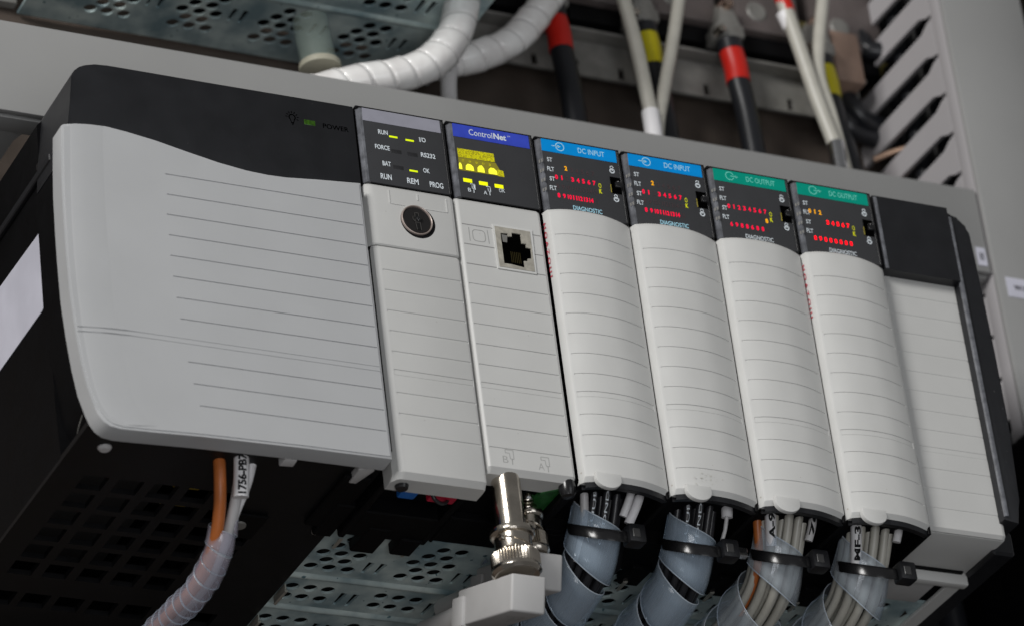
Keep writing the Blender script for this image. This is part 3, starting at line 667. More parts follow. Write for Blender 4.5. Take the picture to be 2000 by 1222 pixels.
# ---- input and output modules
prof = crom([(x, y, 0) for x, y in [(.13, -.27), (.5, -.41), (.93, -.49), (1.5, -.51), (2.18, -.46), (2.8, -.3), (3.25, -.12), (3.42, -.02)]], 4)
PROF = [(0.0, .05), (.0, -.02), (.06, -.18), (.09, -.245)] + [(p.x, p.y) for p in prof] + [(3.45, .06)]
def terminal_door(t, dirty):
    d = ribbed_cover('terminal_door', PROF, -3.16, -14.05, GRO, (.2, 3.28), DOORL, t, depth=.032, gw=.02, wide=GRO[8], topch=.09, botch=.16, back=.06)
    tab = [(.32, -13.8)] + [(.80 + .50 * math.cos(math.radians(a)), -14.02 - .36 * math.sin(math.radians(a))) for a in range(180, -1, -15)] + [(1.28, -13.8)]
    tb = prism('door_tab', [(x + .05, z) for x, z in tab[::-1]], -.535, -.36, DOORL, t, 'y', .04)
    # black terminal housing: side walls, arch, rear wall
    boxes('terminal_housing', [(.02, .14, .3, 3.3, -14.1, -11), (3.32, 3.44, -.02, 3.3, -14.22, -11), (.14, 3.32, 3.0, 3.3, -14.2, -11), (.14, 3.32, .3, .5, -13.2, -11)], BLACKD, t, bev=.02)
    bm = bmesh.new()   # black inner lip of the door
    pr_ = [p for p in PROF if .1 < p[0] < 3.4]
    a_ = [bm.verts.new((x, y + .14, -14.02)) for x, y in pr_]; b_ = [bm.verts.new((x, y + .16, -14.24 + .0 * x)) for x, y in pr_]; c_ = [bm.verts.new((x, y + .42, -14.20)) for x, y in pr_]; d_ = [bm.verts.new((x, y + .42, -13.6)) for x, y in pr_]
    for A, B in ((a_, b_), (b_, c_), (c_, d_)):
        for k in range(len(A) - 1): bm.faces.new((A[k], A[k + 1], B[k + 1], B[k]))
    link('housing_lip', bm_mesh('housing_lip', bm, BLACK), t)
    # bracket that the tie is anchored to
    prism('strain_relief', [(2.5, -13.9), (3.35, -13.9), (3.1, -14.6), (2.9, -15.4), (2.4, -15.9), (2.2, -15.5), (2.6, -14.8)], 2.9, 3.7, BLACKD, t, 'y', .08)
    boxes('lower_frame', [(.05, 3.4, 3.3, 5.1, -14.2, -13.6), (.9, 1.7, 4.6, 5.9, -14.35, -13.95)], BLACKD, t, bev=.05)
    prism('spring_finger', [(1.0, 5.6), (1.14, 5.55), (1.12, 6.2), (1.03, 6.25)], -14.42, -14.36, ZINCE, t, 'z')
def io_module(i, kind, label, group, digits, serial):
    head, pr_m = (CYAN, CYANP) if kind == 'in' else (TEAL, TEALP)
    t = module_base('input_module' if kind == 'in' else 'output_module', label, 'input module' if kind == 'in' else 'output module', i, group)
    lens(t, head, -3.14, .54)
    bm = bmesh.new(); Y = -.034
    if kind == 'in':
        ring2d(bm, 1.03, -.26, .165, .03, Y, 24); seg2d(bm, .7, -.26, .98, -.26, .028, Y)
        bm.faces.new([bm.verts.new(p) for p in ((1.06, Y, -.26), (.94, Y, -.2), (.94, Y, -.32))])
    else:
        ring2d(bm, .97, -.26, .165, .03, Y, 24, 20, 340); seg2d(bm, 1.0, -.26, 1.26, -.26, .028, Y)
        bm.faces.new([bm.verts.new(p) for p in ((1.32, Y, -.26), (1.2, Y, -.2), (1.2, Y, -.32))])
    flat('arrow_symbol', bm, pr_m, t)
    text('lettering', 'DC INPUT' if kind == 'in' else 'DC OUTPUT', 2.29 if kind == 'in' else 2.25, -.275, 1.07 if kind == 'in' else 1.2, .22, Y, pr_m, t, .0)
    for s, x, z, wd in (('ST', .55, -.88, .21), ('FLT', .54, -1.28, .27), ('ST', .55, -1.69, .21), ('FLT', .54, -2.08, .27)): text('lettering', s, x, z, wd, .18, YT, WHITEP, t, .02)
    text('lettering', 'DIAGNOSTIC', 1.82, -2.78, 1.16, .18, YT, CYANP if kind == 'in' else WHITEP, t, .012)
    text('lettering', 'O', 2.46, -1.65, .11, .19, YT, YELD, t, .0); text('lettering', 'K', 2.46, -1.89, .11, .19, YT, YELD, t, .02)
    for (s, x, z, m) in digits:
        text('indicator', s, x, z, .045 if s == '1' else .11 if len(s) == 1 else .16, .19, YT, m, t, .05 if m is REDH else .035 if m in (RED, AMBER) else 0)
    # lock symbols and the slide switch
    bm = bmesh.new()
    for x, z in ((3.05, -.86), (3.06, -2.07)):
        ring2d(bm, x, z - .06, .085, .045, YT, 18); ring2d(bm, x, z + .08, .06, .03, YT, 14, -20, 200)
        seg2d(bm, x - .07, z - .03, x + .08, z - .03, .03, YT)
    flat('lock_symbol', bm, WHITEP, t)
    sw = link('slide_switch', None, t); sw.location = OFF[t]; OFF[sw] = Vector((0, 0, 0))
    prism('switch_slot', [(2.92, -1.88), (3.33, -1.88), (3.33, -1.18), (2.92, -1.18)], -.029, -.02, PB, sw)
    box('slider', (3.06, 3.34, -.16, -.02, -1.66, -1.42), GLOSS, sw, bev=.04)
    prism('slider_mark', [(3.12, -1.44), (3.24, -1.4), (3.24, -1.34), (3.12, -1.38)], -.06, -.03, OFFW, sw)
    prism('switch_marker', [(2.89, -1.86), (2.92, -1.86), (2.92, -1.5), (2.90, -1.5)], -.032, -.026, material('amber_line', (.4, .33, .05), .5), sw)
    bm = bmesh.new()   # dim reflections of the print, painted on the slanted window edge
    for z in (-.95, -1.35, -1.75, -2.15):
        for dx in (0, .05): bm.faces.new([bm.verts.new(p) for p in ((.13 + dx, .03 - dx * 1.8, z), (.16 + dx, -.024 - dx * 1.8, z), (.16 + dx, -.024 - dx * 1.8, z - .13), (.13 + dx, .03 - dx * 1.8, z - .13))])
    flat('edge_reflection', bm, STEELG, t)
    terminal_door(t, i)
    if serial:
        me = text_mesh('H O A Z O U I', 2.2, .15, bold=.01); me.name = 'lettering'
        for v in me.vertices: v.co = Vector((-.012 - .0 * v.co.y, .0 - v.co.y, -4.75 - v.co.x))
        me.materials.clear(); me.materials.append(REDP); link('lettering', me, t, label='red characters printed down the side of the door')
    return t
xs8 = [.73 + .2157 * k for k in range(8)]
r1, r2, f2 = -1.585, -2.355, -1.97
def row(chars, z, m, dim=()): return [(c, xs8[k], z, DIMR if k in dim else m) for k, c in enumerate(chars)]
up = list('01234567'); lo = ['8', '9', '10', '11', '12', '13', '14', '15']
dimrow = row(up, -1.19, DIMR)[3:] + row(lo, f2, DIMR)
in1 = [('2', 1.16, -1.15, AMBER)] + row(up, r1, RED, (2,)) + row(lo, r2, RED, (7,)) + dimrow
in2 = [('2', 1.16, -1.15, AMBER)] + row(up, r1, RED, (2,)) + row(lo, r2, RED, (7,)) + dimrow
ou1 = row(up, r1, RED) + row(['6', '9', '8', '8', '6', '8', '8', '8'], r2, RED, (7,)) + [('8', 2.25, -1.97, AMBER)]
ou2 = [('0', xs8[0] - .05, -1.2, AMBER), ('1', xs8[1] - .05, -1.2, AMBER), ('2', xs8[2] - .05, -1.2, AMBER)] + row(up, r1, REDH)[3:] + row(lo[:1] + ['9', '8', '8', '8', '8', '8', '8'], r2, REDH)
io_module(2, 'in', 'blue-headed DC input module next to the network module, red characters on its side', 'dc input modules', in1, True)
io_module(3, 'in', 'blue-headed DC input module beside the first green-headed output module, smudge near its tab', 'dc input modules', in2, False)
io_module(4, 'out', 'green-headed DC output module next to the blue-headed input modules', 'dc output modules', ou1, False)
io_module(5, 'out', 'green-headed DC output module beside the blank filler, three amber digits lit', 'dc output modules', ou2, True)

sm = [o for o in bpy.data.objects if o.get('label', '').startswith('blue-headed DC input module beside')][0]
bm = bmesh.new()
for k in range(26):
    x = 1.3 + random.gauss(0, .28); z = -13.42 + random.gauss(0, .13); r_ = random.uniform(.012, .04)
    y = -.507 if x < 1.7 else -.495
    f = [bm.verts.new((x + r_ * random.uniform(.6, 1.3) * math.cos(a), y - .012, z + .7 * r_ * math.sin(a))) for a in (0, 1.1, 2.2, 3.3, 4.4, 5.4)]
    bm.faces.new(f)
flat('smudge', bm, material('faint_dirt', (.55, .545, .50), .6), sm)['kind'] = 'stuff'
# ---- blank slot filler
t = thing('slot_filler', 'plain blank filler module with black top and ribbed grey face at the right end', 'filler module', (22.75, 6, -14), build=(21, 0, 0))
prism('top_bezel', [(.06, .1), (.06, .02), (.2, .0), (3.3, .0), (3.36, .1), (3.36, 5), (.06, 5)], -3.2, -.0, BLACK, t, 'z', .0)
pf = [(.1, .7), (.14, .48), (.2, .45), (3.34, .45), (3.46, .5), (3.48, .7)]
box('bezel_edge_sheen', (.10, .24, -.02, .05, -3.15, -.05), LENSF, t, bev=.02)  # pale strip stands in for light caught by the bevel
ribbed_cover('front_cover', pf, -3.0, -13.7, [g + .3 for g in GRO], (.3, 3.3), DOOR, t, depth=.02, gw=.025, wide=GRO[8] + .3, topch=.05, botch=.12, back=2.95)
box('bottom_face', (.12, 3.46, .62, 3.2, -13.725, -13.5), DOOR, t, bev=.04)
box('bottom_step', (.3, 3.42, 3.15, 3.5, -14.2, -13.6), DOOR, t, bev=.05)
boxes('bottom_rail', [(2.75, 3.35, 3.5, 7.4, -14.1, -13.95)], DOOR, t, bev=.03)
box('bottom_pad', (.4, 2.4, 3.5, 5.2, -14.0, -13.85), TAPG, t, bev=.05)
box('housing', (.1, 3.2, 3.0, 13.5, -13.8, -.2), BLACKD, t, bev=.05)

# =================================================================== COAX CONNECTORS
def coax(cx, cy, zt, zend, s, label, body_mat, big=True):
    t = thing('coax_connector', label, 'coax connector', (cx, cy, zend), build=(cx, cy, 0))
    r = .5 * s
    lathe('barrel', [(r, zt), (r, zt - 2.05 * s), (r * 1.25, zt - 2.1 * s), (r * 1.25, zend + .6)][:2], (0, 0, 0), body_mat, t, seg=40)
    a = zt - 2.05 * s
    lathe('flange', [(r, a + .06), (r * 1.5, a + .02), (r * 1.53, a - .04), (r * 1.53, a - .14), (r * 1.45, a - .2), (r * 1.28, a - .24), (r * 1.28, a - .85), (r * 1.3, a - .9)], (0, 0, 0), NICKEL, t, seg=48)
    lathe('knurled_ring', [(r * 1.3, a - .80), (r * 1.55, a - .84), (r * 1.68, a - .9), (r * 1.68, a - 1.36), (r * 1.66, a - 1.40), (r * 1.7, a - 1.44), (r * 1.7, a - 1.52), (r * 1.5, a - 1.64), (r * 1.3, a - 1.62)], (0, 0, 0), NICKEL, t, seg=96, knurl=(a - 1.36, a - .9))
    an = math.radians(200)
    lathe('bayonet_pin', [(0, -.14), (.08, -.12), (.1, .05)], (-.32 * s * 2 * .9, -.28, a - .42), NICKEL, t, seg=12, axis='y')
    # bayonet slot: thin raised ridge round the sleeve
    P = [Vector((r * 1.3 * math.cos(math.radians(q)), r * 1.3 * math.sin(math.radians(q)), a - .3 - .5 * (q - 190) / 140)) for q in range(190, 331, 10)]
    tube('bayonet_ridge', P, .03, NICKEL, t, seg=6, raw=True)
    return t
coax(4.42, .5, -13.95, -17.7, 1.0, 'front nickel coax connector with fat knurled ring under the network module', NICKEL)
coax(5.92, 1.9, -12.95, -15.7, .68, 'smaller coax connector behind the front one, under the network module', NICKELD)
def tap(cx, cy, zt, label, sc_=1.0, arrow=True):
    t = thing('coax_tap', label, 'connector', (cx, cy, zt - 1.3))
    tilt = math.radians(18.7)
    bm = bmesh.new(); W, H, D = 1.28 * sc_, 1.28 * sc_, 3.3
    add_box(bm, -W / 2, W / 2, -.8, D, -H, 0, bev=.09, seg=3)
    for v in bm.verts:
        y, z = v.co.y, v.co.z
        v.co = Vector((cx + v.co.x, cy + y * math.cos(tilt) - z * math.sin(tilt), zt + y * math.sin(tilt) + z * math.cos(tilt)))
    link('tap_body', bm_mesh('tap_body', bm, TAPG), t)
    bm = bmesh.new()
    add_box(bm, -W / 2 - .12, W / 2 - .1, D - .6, D + .25, -H - .05, -.25, bev=.1, seg=2)
    add_tube(bm, [Vector((-.1, D, -H * .6)), Vector((-.1, D + .7, -H * .62)), Vector((-.1, D + 1.6, -H * .66)), Vector((-.1, D + 3.5, -H * .7))], lambda q: .52 - .08 * q, 20)
    for v in bm.verts:
        y, z = v.co.y, v.co.z
        v.co = Vector((cx + v.co.x, cy + y * math.cos(tilt) - z * math.sin(tilt), zt + y * math.sin(tilt) + z * math.cos(tilt)))
    link('cable_boot', bm_mesh('cable_boot', bm, TAPG), t)
    if arrow:
        bm = bmesh.new()
        for a in ((-.25, .1, .3, .1), (.3, .1, .3, .7), (-.25, .1, -.25, .3), (-.25, .3, .05, .3), (.05, .3, .05, .9), (.3, .7, .18, .7), (.18, .7, .18, 1.2)): seg2d(bm, *a, .04, 0)
        for v in bm.verts:
            x, y, z = v.co.x, v.co.z, -H - .004
            v.co = Vector((cx + x, cy + y * math.cos(tilt) - z * math.sin(tilt), zt + y * math.sin(tilt) + z * math.cos(tilt)))
        flat('engraved_symbol', bm, ENG, t)
    return t
tap(4.42, .45, -17.75, 'pale grey angled tap block hanging from the front coax connector')
tap(6.12, 2.1, -15.85, 'pale grey angled tap block behind the front one', 1.0, False)

# =================================================================== WIRE BUNDLES
def offset_path(center, dx, dn, spread=1.5):
    """centre path in 3D; dx across (X), dn along the frame binormal"""
    P = crom(center, 6); F = frames(P); out = []
    for i, (p, (tt, n, b)) in enumerate(zip(P, F)):
        k = i / (len(P) - 1); s = 1 + (spread - 1) * max(0, 1 - k * 6)
        out.append(p + n * dx * s + b * dn)
    return out
def around(parent, P, r, txt, frac, ht, shift, mat, bold=.02, turn=.2):
    """characters printed round a tube, reading upward, on its front-left side"""
    pp = crom(P, 20); cum = [0]
    for a, b in zip(pp, pp[1:]): cum.append(cum[-1] + (b - a).length)
    L = cum[-1]; me = text_mesh(txt, L * frac, ht, bold=bold); me.name = 'lettering'
    tb_ = bmesh.new(); tb_.from_mesh(me); bmesh.ops.triangulate(tb_, faces=tb_.faces); bmesh.ops.subdivide_edges(tb_, edges=tb_.edges, cuts=2, use_grid_fill=True); tb_.to_mesh(me); tb_.free()
    FR = frames(pp); a0 = math.radians(116) - turn
    for v in me.vertices:
        d = L * (1 - (.5 - shift)) - v.co.x; d = max(0, min(L * .999, d)); ii = 0
        while cum[ii + 1] < d: ii += 1
        p = pp[ii].lerp(pp[ii + 1], (d - cum[ii]) / (cum[ii + 1] - cum[ii])); a = a0 + v.co.y / (r * 1.02)
        tt, nn, bb = FR[ii]; v.co = p + (nn * math.cos(a) + bb * math.sin(a)) * (r + .014)
    me.materials.clear(); me.materials.append(mat)
    o = link('lettering', me, parent)
    if parent.type == 'EMPTY': o.location = -parent.location
    return o
def bundle(i, x0, kind, center, sleeves, tie_z, wrap_fn, tie_x1):
    nm = {2: 'first input module, next to the coax connectors', 3: 'second input module', 4: 'output module beside the input modules', 5: 'output module next to the blank filler'}[i]
    base = {'black': BLACKW, 'grey': GREYW}[kind]; r = .145 if kind == 'black' else .16
    R = .68 if kind == 'black' else .76
    spots = []
    for k in range(10):
        a = math.radians(90 + 360 / 10 * k + 8); spots.append((R * math.cos(a), R * math.sin(a)))
    for k in range(4):
        a = math.radians(90 * k + 20); spots.append((.33 * math.cos(a), .36 * math.sin(a)))
    for j, (dx, dn) in enumerate(spots):
        sp = 1.25
        P = offset_path(center, dx, dn * .9, sp)
        rr = r * random.uniform(.93, 1.05)
        ph = random.uniform(0, 6.28); P = [p + Vector((.03 * math.sin(ph + q * .2), .03 * math.cos(ph + q * .17), 0)) for q, p in enumerate(P)]
        o = tube(kind + '_wire', P, rr, base, raw=True, seg=10)
        if kind == 'black' and j in (0, 1): around(o, [P[4], P[7], P[10], P[13]], rr, ('CYDND', 'ALUUE')[j], .85, .1, 0, WHITEP, .0)
        tag(o, kind + ' wire in the bundle under the ' + nm, 'wire', kind + ' wires under the ' + nm)
def cable_tie(x0, x1, cy, cz, tail, label, rx, ry, ang=0.0):
    """strap as an ellipse band in the z-plane, with its head at the right"""
    t = thing('cable_tie', label, 'cable tie', (x0, cy, cz), group='black cable ties', build=(x0, cy, cz))
    bm = bmesh.new(); N = 48; rows = []
    for k in range(N):
        a = 2 * math.pi * k / N; c, s = math.cos(a), math.sin(a)
        rows.append([bm.verts.new(((rx + d) * c, (ry + d) * s, h + .62 * (ry + d) * s + ang * c)) for d, h in ((0, -.22), (.06, -.22), (.075, -.15), (.075, .15), (.06, .22), (0, .22))])
    for k in range(N):
        A, B = rows[k], rows[(k + 1) % N]
        for q in range(6): bm.faces.new((A[q], A[(q + 1) % 6], B[(q + 1) % 6], B[q]))
    link('strap', bm_mesh('strap', bm, GLOSS, 50), t)
    hx = x1 - x0; hz = -.62 * ry * .6
    bm = bmesh.new(); add_box(bm, hx - .05, hx + .62, -ry * .6 - .4, -ry * .6 + .2, -.36 + hz, .36 + hz, bev=.09, seg=2)
    link('lock_head', bm_mesh('lock_head', bm, BLACK), t)
    bm = bmesh.new(); add_box(bm, hx + .08, hx + .36, -ry * .6 - .43, -ry * .6 - .38, -.2 + hz, .14 + hz, bev=.02, seg=1)
    link('head_window', bm_mesh('head_window', bm, material('head_grey', (.05, .05, .05), .3) if 'head_grey' not in bpy.data.materials else bpy.data.materials['head_grey']), t)
    bm = bmesh.new(); add_box(bm, hx + .58, hx + .62 + tail, -ry * .6 - .22, -ry * .6 + .02, -.18 + hz, .2 + hz, bev=.04, seg=1)
    link('cut_tail', bm_mesh('cut_tail', bm, CHROME if tail > .3 else GLOSS), t)

def cpath(x): 
    return [(x, 1.1, -12.6), (x, 1.55, -13.6), (x, 2.35, -14.75), (x, 3.3, -15.55), (x, 5.2, -15.95), (x, 8.2, -16.1), (x - .2, 11, -16.6)]
XC = {2: 8.62, 3: 12.3, 4: 15.78, 5: 19.3}
bundle(2, XC[2], 'black', cpath(XC[2]), None, None, None, None)
bundle(3, XC[3], 'black', cpath(XC[3]), None, None, None, None)
bundle(4, XC[4], 'grey', cpath(XC[4]), None, None, None, None)
bundle(5, XC[5], 'grey', cpath(XC[5]), None, None, None, None)
for i, nm in ((2, 'under the first input module beside the coax connectors'), (3, 'under the second input module')):
    o = spiral('spiral_wrap', cpath(XC[i])[1:], .93, 1.98, 1.62, math.radians(200 if i == 2 else 188), WRAP, hand=-1, start=.12, thick=.04, flare=.06, edge=.022)
    tag(o, 'bluish spiral wrap round black wires ' + nm, 'spiral wrap')
for i, nm in ((4, 'and orange wire under the first output module'), (5, 'under the output module beside the blank filler')):
    o = spiral('spiral_wrap', cpath(XC[i])[1:], .93, 2.55, 1.42, math.radians(178 if i == 4 else 195), WRAPW, hand=-1, start=.1, thick=.04, flare=.07, rend=1.2, edge=.022)
    tag(o, 'clear spiral wrap round grey wires ' + nm, 'spiral wrap')
cable_tie(XC[2], XC[2] + .72, 2.0, -14.68, .06, 'black cable tie round the black wires nearest the coax connectors', .97, .95)
cable_tie(XC[3], XC[3] + .72, 2.05, -14.78, .42, 'black cable tie with a shiny cut tail, round the second black bundle', .97, .95)
cable_tie(XC[4], XC[4] + .82, 2.0, -14.76, .08, 'black cable tie round the grey wires that include an orange one', 1.0, .98)
cable_tie(XC[5], XC[5] + .82, 1.95, -14.82, .06, 'black cable tie round the rightmost grey bundle', 1.0, .98)
# odd wires and sleeves at the mouths
def special(name, P, r, mat, label, cat, sleeve=None, txt=None):
    o = tube(name, P, r, mat, seg=12)
    tag(o, label, cat)
    return o
def sleeve(P, r, label, txt=None, mat=WHITES, n=20):
    t = thing('wire_sleeve', label, 'wire sleeve', P[-1])
    o = tube('sleeve_tube', P, r, mat, t, seg=16, n=n)
    if txt: around(t, P, r, txt, .64 if txt[0] == '1' else .7, r * 1.15, .14 if txt[0] == '1' else 0, DARKP, .04)
    return t
x = 7.0
special('grey_wire', [(x + .72, .95, -12.8), (x + .82, 1.25, -13.8), (x + .98, 1.85, -14.7), (x + 1.05, 2.7, -15.5)], .15, OFFW, 'pale grey wire leftmost among the black wires of the first input module', 'wire')
sleeve([(x + 2.45, .5, -13.2), (x + 2.35, .75, -13.8), (x + 2.15, 1.1, -14.45)], .14, 'curved white sleeve at the right of the first black bundle')
sleeve([(x + 2.8, .7, -13.2), (x + 2.75, .9, -13.8), (x + 2.45, 1.3, -14.6)], .17, 'outer white sleeve curving in beside the first black bundle')
x = 10.5
sleeve([(x + 2.75, .7, -13.0), (x + 2.72, .8, -13.5), (x + 2.72, .95, -14.05)], .2, 'short white sleeve on a thin wire right of the second black bundle')
special('thin_wire', [(x + 2.72, .95, -14.0), (x + 2.68, 1.2, -14.5), (x + 2.5, 1.6, -15.2)], .07, OFFW, 'thin pale wire coming out of the short white sleeve', 'wire')
x = 14.0
special('orange_wire', [(x + .72, 1.2, -12.8), (x + .80, 1.55, -13.8), (x + .98, 2.05, -14.7), (x + 1.08, 2.9, -15.45), (x + 1.2, 4.2, -15.9)], .16, ORANGE, 'orange wire at the left edge of the first grey bundle', 'wire')
sleeve([(x + .95, .75, -13.1), (x + 1.05, 1.05, -13.8), (x + 1.2, 1.5, -14.6)], .2, 'white printed sleeve at the left of the first grey bundle', 'A-90')
sleeve([(x + 2.7, .7, -13.2), (x + 2.66, .95, -13.9), (x + 2.56, 1.2, -14.4)], .15, 'grey printed sleeve at the right of the first grey bundle', '76', OFFW)
x = 17.5
sleeve([(x + .9, .75, -13.1), (x + 1.0, 1.0, -13.8), (x + 1.1, 1.4, -14.5), (x + 1.15, 1.7, -15.0)], .2, 'white printed sleeve at the left of the rightmost grey bundle', 'MF-30')
sleeve([(x + 2.72, .7, -13.2), (x + 2.68, .85, -13.7), (x + 2.6, 1.0, -14.1)], .15, 'white sleeve at the right of the rightmost grey bundle')

# power supply leads
PSC = [(-5.15, 1.9, -13.2), (-5.1, 2.25, -14.4), (-5.05, 2.75, -15.5), (-5.05, 3.5, -16.45), (-5.1, 5.2, -16.95), (-5.1, 7.2, -16.8), (-5.1, 10.2, -16.6)]
special('orange_wire', [(-5.6, 1.5, -13.0), (-5.55, 1.7, -14.5), (-5.4, 2.3, -15.5), (-5.3, 3.3, -16.4), (-5.3, 5.2, -16.95), (-5.3, 10.2, -16.6)], .21, ORANGE, 'thick orange wire coming out under the wide power supply door', 'wire')
special('red_wire', [(-5.25, 2.9, -15.6), (-5.35, 3.5, -16.35), (-5.35, 5.2, -16.9), (-5.3, 7.2, -16.75), (-5.3, 10.2, -16.5)], .13, material('red_wire_insulation', (.50, .03, .02), .4), 'red wire showing through the lower part of the pinkish wrap', 'wire')
special('white_wire', [(-4.9, 1.3, -13.2), (-4.9, 1.6, -14.5), (-4.88, 2.5, -15.6), (-4.9, 3.7, -16.4), (-4.95, 5.3, -16.9), (-4.95, 10.2, -16.55)], .19, OFFW, 'pale wire running into the spiral wrap under the power supply', 'wire')
special('white_wire', [(-4.3, 1.3, -13.2), (-4.5, 1.9, -14.5), (-4.75, 2.6, -15.4), (-4.85, 3.5, -16.2), (-5.0, 5.2, -16.75)], .19, WHITES, 'bright white wire slanting in behind the printed sleeve', 'wire')
sleeve([(-4.93, 1.15, -13.3), (-4.92, 1.3, -14.2), (-4.9, 1.62, -15.3)], .26, 'white sleeve printed 1756-PB under the power supply door', '1756-PB7')
o = spiral('spiral_wrap', PSC[2:], .47, .62, .585, 1.0, WRAPP, hand=-1, start=-.1, thick=.03, flare=.03, edge=.014)
tag(o, 'narrow pinkish translucent spiral wrap on the power supply leads', 'spiral wrap')

# =================================================================== UPPER BACKGROUND
def wrapped(path, r, label):
    o = tube('cable_bundle', path, r * .9, WRAPC, seg=20); tag(o, label[0], 'cable bundle')
    o = spiral('spiral_wrap', path, r, .95, .93, 0.3, WRAPC, hand=1, start=0, thick=.02, flare=.03, edge=.018, emat=WRAPC); tag(o, label[1], 'spiral wrap')
wrapped([(1.0, 10.4, 6.2), (3.4, 10.3, 7.75), (5.4, 10.0, 8.55), (7.0, 9.9, 9.05), (8.6, 9.7, 9.9), (9.65, 9.6, 11.2), (10.2, 9.6, 12.7), (10.5, 9.6, 14.5), (10.6, 9.6, 17)], .68,
        ('thick white cable bundle sweeping down left behind the grey duct', 'white spiral wrap on the bundle bending down to the left'))
wrapped([(9.0, 11.4, 10.9), (10.6, 11.2, 11.35), (11.8, 11.1, 11.85), (13.0, 11, 12.6), (14.0, 11, 13.7), (15.2, 11, 15.4), (16.6, 11, 17.6)], .62,
        ('thick white cable bundle rising to the right toward the red sleeve', 'white spiral wrap on the bundle rising to the right'))
o = tube('cable_bundle', [(6.2, 11.8, 10.2), (8.2, 11.6, 10.6), (10.0, 11.5, 12.2), (11.2, 11.5, 14.2), (12.2, 11.5, 17)], .42, WRAPC, seg=14); tag(o, 'thinner pale cable bundle behind the two wrapped white bundles', 'cable bundle')
o = tube('drain_tube', [(4.28, 11.0, 11.9), (4.32, 11, 11.3), (4.42, 11, 10.4), (4.5, 11, 9.75)], .7, TUBEG, seg=24); tag(o, 'short pale translucent tube hanging at the end of the upper rack', 'tube')
o = lathe('tube_collar', [(.62, 0), (.82, .05), (.82, .3), (.7, .35)], (4.5, 11, 9.55), material('collar_cream', (.45, .43, .34), .4), seg=28); tag(o, 'cream collar round the lower end of the pale tube', 'collar')
for (P, r, lb) in (([(10.7, 11, 13.2), (10.2, 11, 11), (9.95, 11, 9.3), (9.9, 11, 6)], .32, 'short pale cable dropping behind the duct below the white bundles'),
                   ([(18.35, 11, 17.5), (18.79, 11, 13.81), (18.95, 11, 11.35), (19.08, 11, 9.36), (19.1, 11, 6)], .3, 'grey cable slanting down, left one of the pair crossing the first yellow sleeve'),
                   ([(21.7, 11.2, 17.8), (20.68, 11.2, 14.19), (19.86, 11.2, 11.53), (19.3, 11.2, 9.4), (19.1, 11.4, 6)], .27, 'grey cable slanting down left to meet its partner at the duct edge'),
                   ([(25.9, 10.8, 18.3), (26.44, 10.8, 15.33), (26.95, 10.8, 12.36), (27.58, 10.8, 9.23), (27.8, 10.8, 6)], .31, 'grey cable with red and white top slanting down to the right'),
                   ([(28.6, 11, 19), (27.7, 11, 15.58), (27.4, 11, 13.74), (27.65, 11, 11.75), (27.9, 11, 9)], .27, 'pale grey cable in front of the rightmost yellow sleeve')):
    tag(tube('grey_cable', P, r, GREYW if 'grey cable' in lb else OFFW, seg=14), lb, 'cable')
t = thing('cable_marker', 'small red and white marker at the top of a slanting grey cable', 'cable marker', (26.15, 10.8, 17.2))
tube('marker_red', [(26.05, 10.8, 17.5), (26.25, 10.8, 16.6)], .33, TAPER, t, seg=14, n=3); tube('marker_white', [(26.12, 10.9, 16.6), (26.35, 10.9, 15.9)], .34, WHITES, t, seg=14, n=3)
for (P, r) in (((19.0, 11, 9.9), .36), ((27.45, 10.8, 9.8), .36)):
    o = lathe('wire_ferrule', [(.3, -.9), (r, -.85), (r, .5), (.3, .55)], P, CHROME if P[0] > 20 else WHITES, seg=20)
    tag(o, 'bright ferrule at the foot of the slanting cable near the right duct' if P[0] > 20 else 'pale ferrule where two slanting cables meet the duct', 'ferrule')
for k, (x, mat, nm) in enumerate(((16.2, TAPER, 'bright red sleeve, beside the white wrapped bundles'), (20.38, TAPEY, 'yellow sleeve between two slanting grey cables'), (24.4, TAPER, 'dark red sleeve, near the middle right'), (28.75, TAPEY, 'yellow sleeve, rightmost by the slotted duct'))):
    dx = (0, 0, 0, .25)[k]
    t = thing('shielded_cable', 'black upright cable with ' + nm, 'cable', (x, 12.5, 6), 'black sleeved cables behind the duct')
    tube('jacket', [(x, 12.5, 13.9), (x + .15, 12.5, 12.3), (x + .2 + dx, 12.5, 10.4), (x + .3 + dx * 2, 12.5, 6)], .48, THICKB, t, seg=18)
    tube('coloured_sleeve', [(x - .1, 12.5, 15.35), (x, 12.5, 14.6), (x, 12.5, 13.8)], .51, mat, t, seg=20)
    tube('black_neck', [(x - .12, 12.5, 15.8), (x - .1, 12.5, 15.3)], .54, THICKB, t, seg=16, n=2)
    cl = thing('shield_clamp', 'blurred metal clamp holding the cable with ' + nm, 'clamp', (x, 12.6, 15.8), 'metal shield clamps')
    box('clamp_body', (x - .75, x + .55, 12.2, 13.4, 15.95, 16.6), STEELG, cl, bev=.12)
    prism('clamp_strap', [(x - .6, 16.6), (x + .5, 16.6), (x + .2, 17.6), (x - .3, 17.8)], 12.3, 13.2, STEELG, cl, 'y', .1)
    lathe('clamp_screw', [(0, -.3), (.2, -.25), (.28, 0), (.28, .3)], (x - .1, 12.3, 17.6), material('warm_brass', (.75, .55, .45), .2, metal=1), cl, axis='y', seg=18)
    lathe('clamp_screw', [(0, -.25), (.16, -.2), (.2, 0), (.2, .3)], (x - .65, 12.2, 16.15), NICKEL, cl, axis='y', seg=18)
bar = thing('shield_bar', 'blurred slotted metal bar running behind the sleeved cables', 'bar', (22, 14, 13.8))
lp = [[(12.6, 13.9), (31.3, 13.9), (31.3, 15.6), (12.6, 15.6)]]
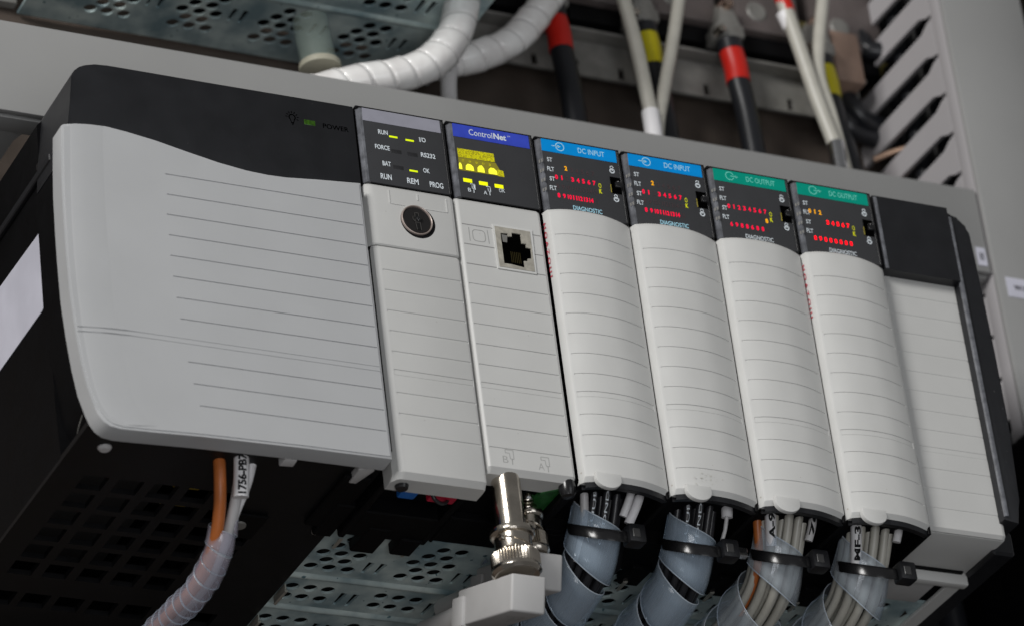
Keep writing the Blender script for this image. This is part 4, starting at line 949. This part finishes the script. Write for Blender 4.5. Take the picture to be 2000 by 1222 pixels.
for k in range(9):
    x = 13.6 + 2.0 * k
    lp.append([(x, 14.0), (x + .28, 14.0), (x + .28, 14.55), (x, 14.55)] if k % 2 else circ(x, 14.5, .2, 14))
o = link('slotted_bar', curve_mesh('slotted_bar', lp, .08, STEELG), bar); o.rotation_euler = (math.pi / 2, 0, 0); o.location = OFF[bar] + Vector((0, 14, 0))
box('bar_flange', (12.6, 31.3, 13.2, 14, 15.6, 15.75), STEELG, bar, bev=.03)
tb = []
for k in range(5):
    x = 13.0 + 4.05 * k
    t = thing('terminal_block', 'blurred dark terminal block ' + ('behind the wrapped white bundle', 'between the red and the first yellow sleeved cable', 'just left of the second red sleeve clamp', 'just right of the second red sleeve clamp', 'beside the tan connector block')[k], 'terminal block', (x + 1.6, 14, 16.4), 'terminal blocks above the bar')
    box('block_body', (x, x + 3.1, 12.9, 15.3, 17.0, 21), material('block_grey', (.11, .092, .088), .5, var=.1, vscale=.8) if k == 0 else bpy.data.materials['block_grey'], t, bev=.15)
    box('block_base', (x + .2, x + 2.9, 13.2, 15.3, 16.1, 16.95), BLACKD, t, bev=.08)
    lathe('terminal_opening', [(0, 0), (.4, -.04), (.5, .05)], (x + 1.0, 12.86, 18), STEELG, t, axis='y', seg=18)
    box('yellow_marker', (x + 3.12, x + 3.9, 13.4, 14.4, 16.9, 18.4), material('olive_marker', (.20, .17, .05), .5) if k == 0 else bpy.data.materials['olive_marker'], t, bev=.1)
t = thing('relay_block', 'blurred tan connector block left of the slotted duct', 'relay', (30, 13.4, 15.6))
box('block_body', (29.6, 31.0, 12.8, 14.2, 15.2, 17.8), material('tan_block', (.25, .17, .13), .5, var=.1, vscale=1), t, bev=.15)
box('block_top', (29.8, 30.9, 13, 14.2, 17.85, 18.6), BRONZE, t, bev=.1)
for k, P in enumerate(([(30.0, 14.2, 14.9), (30.5, 14.1, 14.0), (31.2, 14.2, 13.6), (33, 14.2, 13.4)], [(30.6, 13.9, 15.2), (30.9, 13.8, 14.5), (31.5, 13.9, 14.1), (33, 14.1, 14.0)], [(30.9, 13.6, 18.8), (31.4, 13.2, 17.8), (31.6, 13, 17.2), (32.6, 12.6, 17)])):
    tag(tube('black_cable', P, .42, THICKB, seg=12), 'black cable looping from the tan block into a slot of the right duct', 'cable', 'black cables entering the right duct')
for k, z in enumerate((12.25, 10.35, 8.6)):
    o = tube('slot_wire', [(31.2, 13.6, z - .3), (31.8, 13.2, z - .1), (32.6, 12.6, z)], .13, BRONZE, seg=10)
    tag(o, 'small copper coloured wire end at the rear of a duct slot', 'wire', 'copper coloured wire ends at the duct slots')
# lower right: cables added to darken the shaded space beyond the rack end
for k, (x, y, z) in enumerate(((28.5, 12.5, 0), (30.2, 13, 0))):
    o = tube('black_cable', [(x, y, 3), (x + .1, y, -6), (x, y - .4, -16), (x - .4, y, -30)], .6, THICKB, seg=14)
    tag(o, 'black cable added to darken the shaded space beyond the right end of the rack', 'cable', 'added dark cables beyond the rack end')
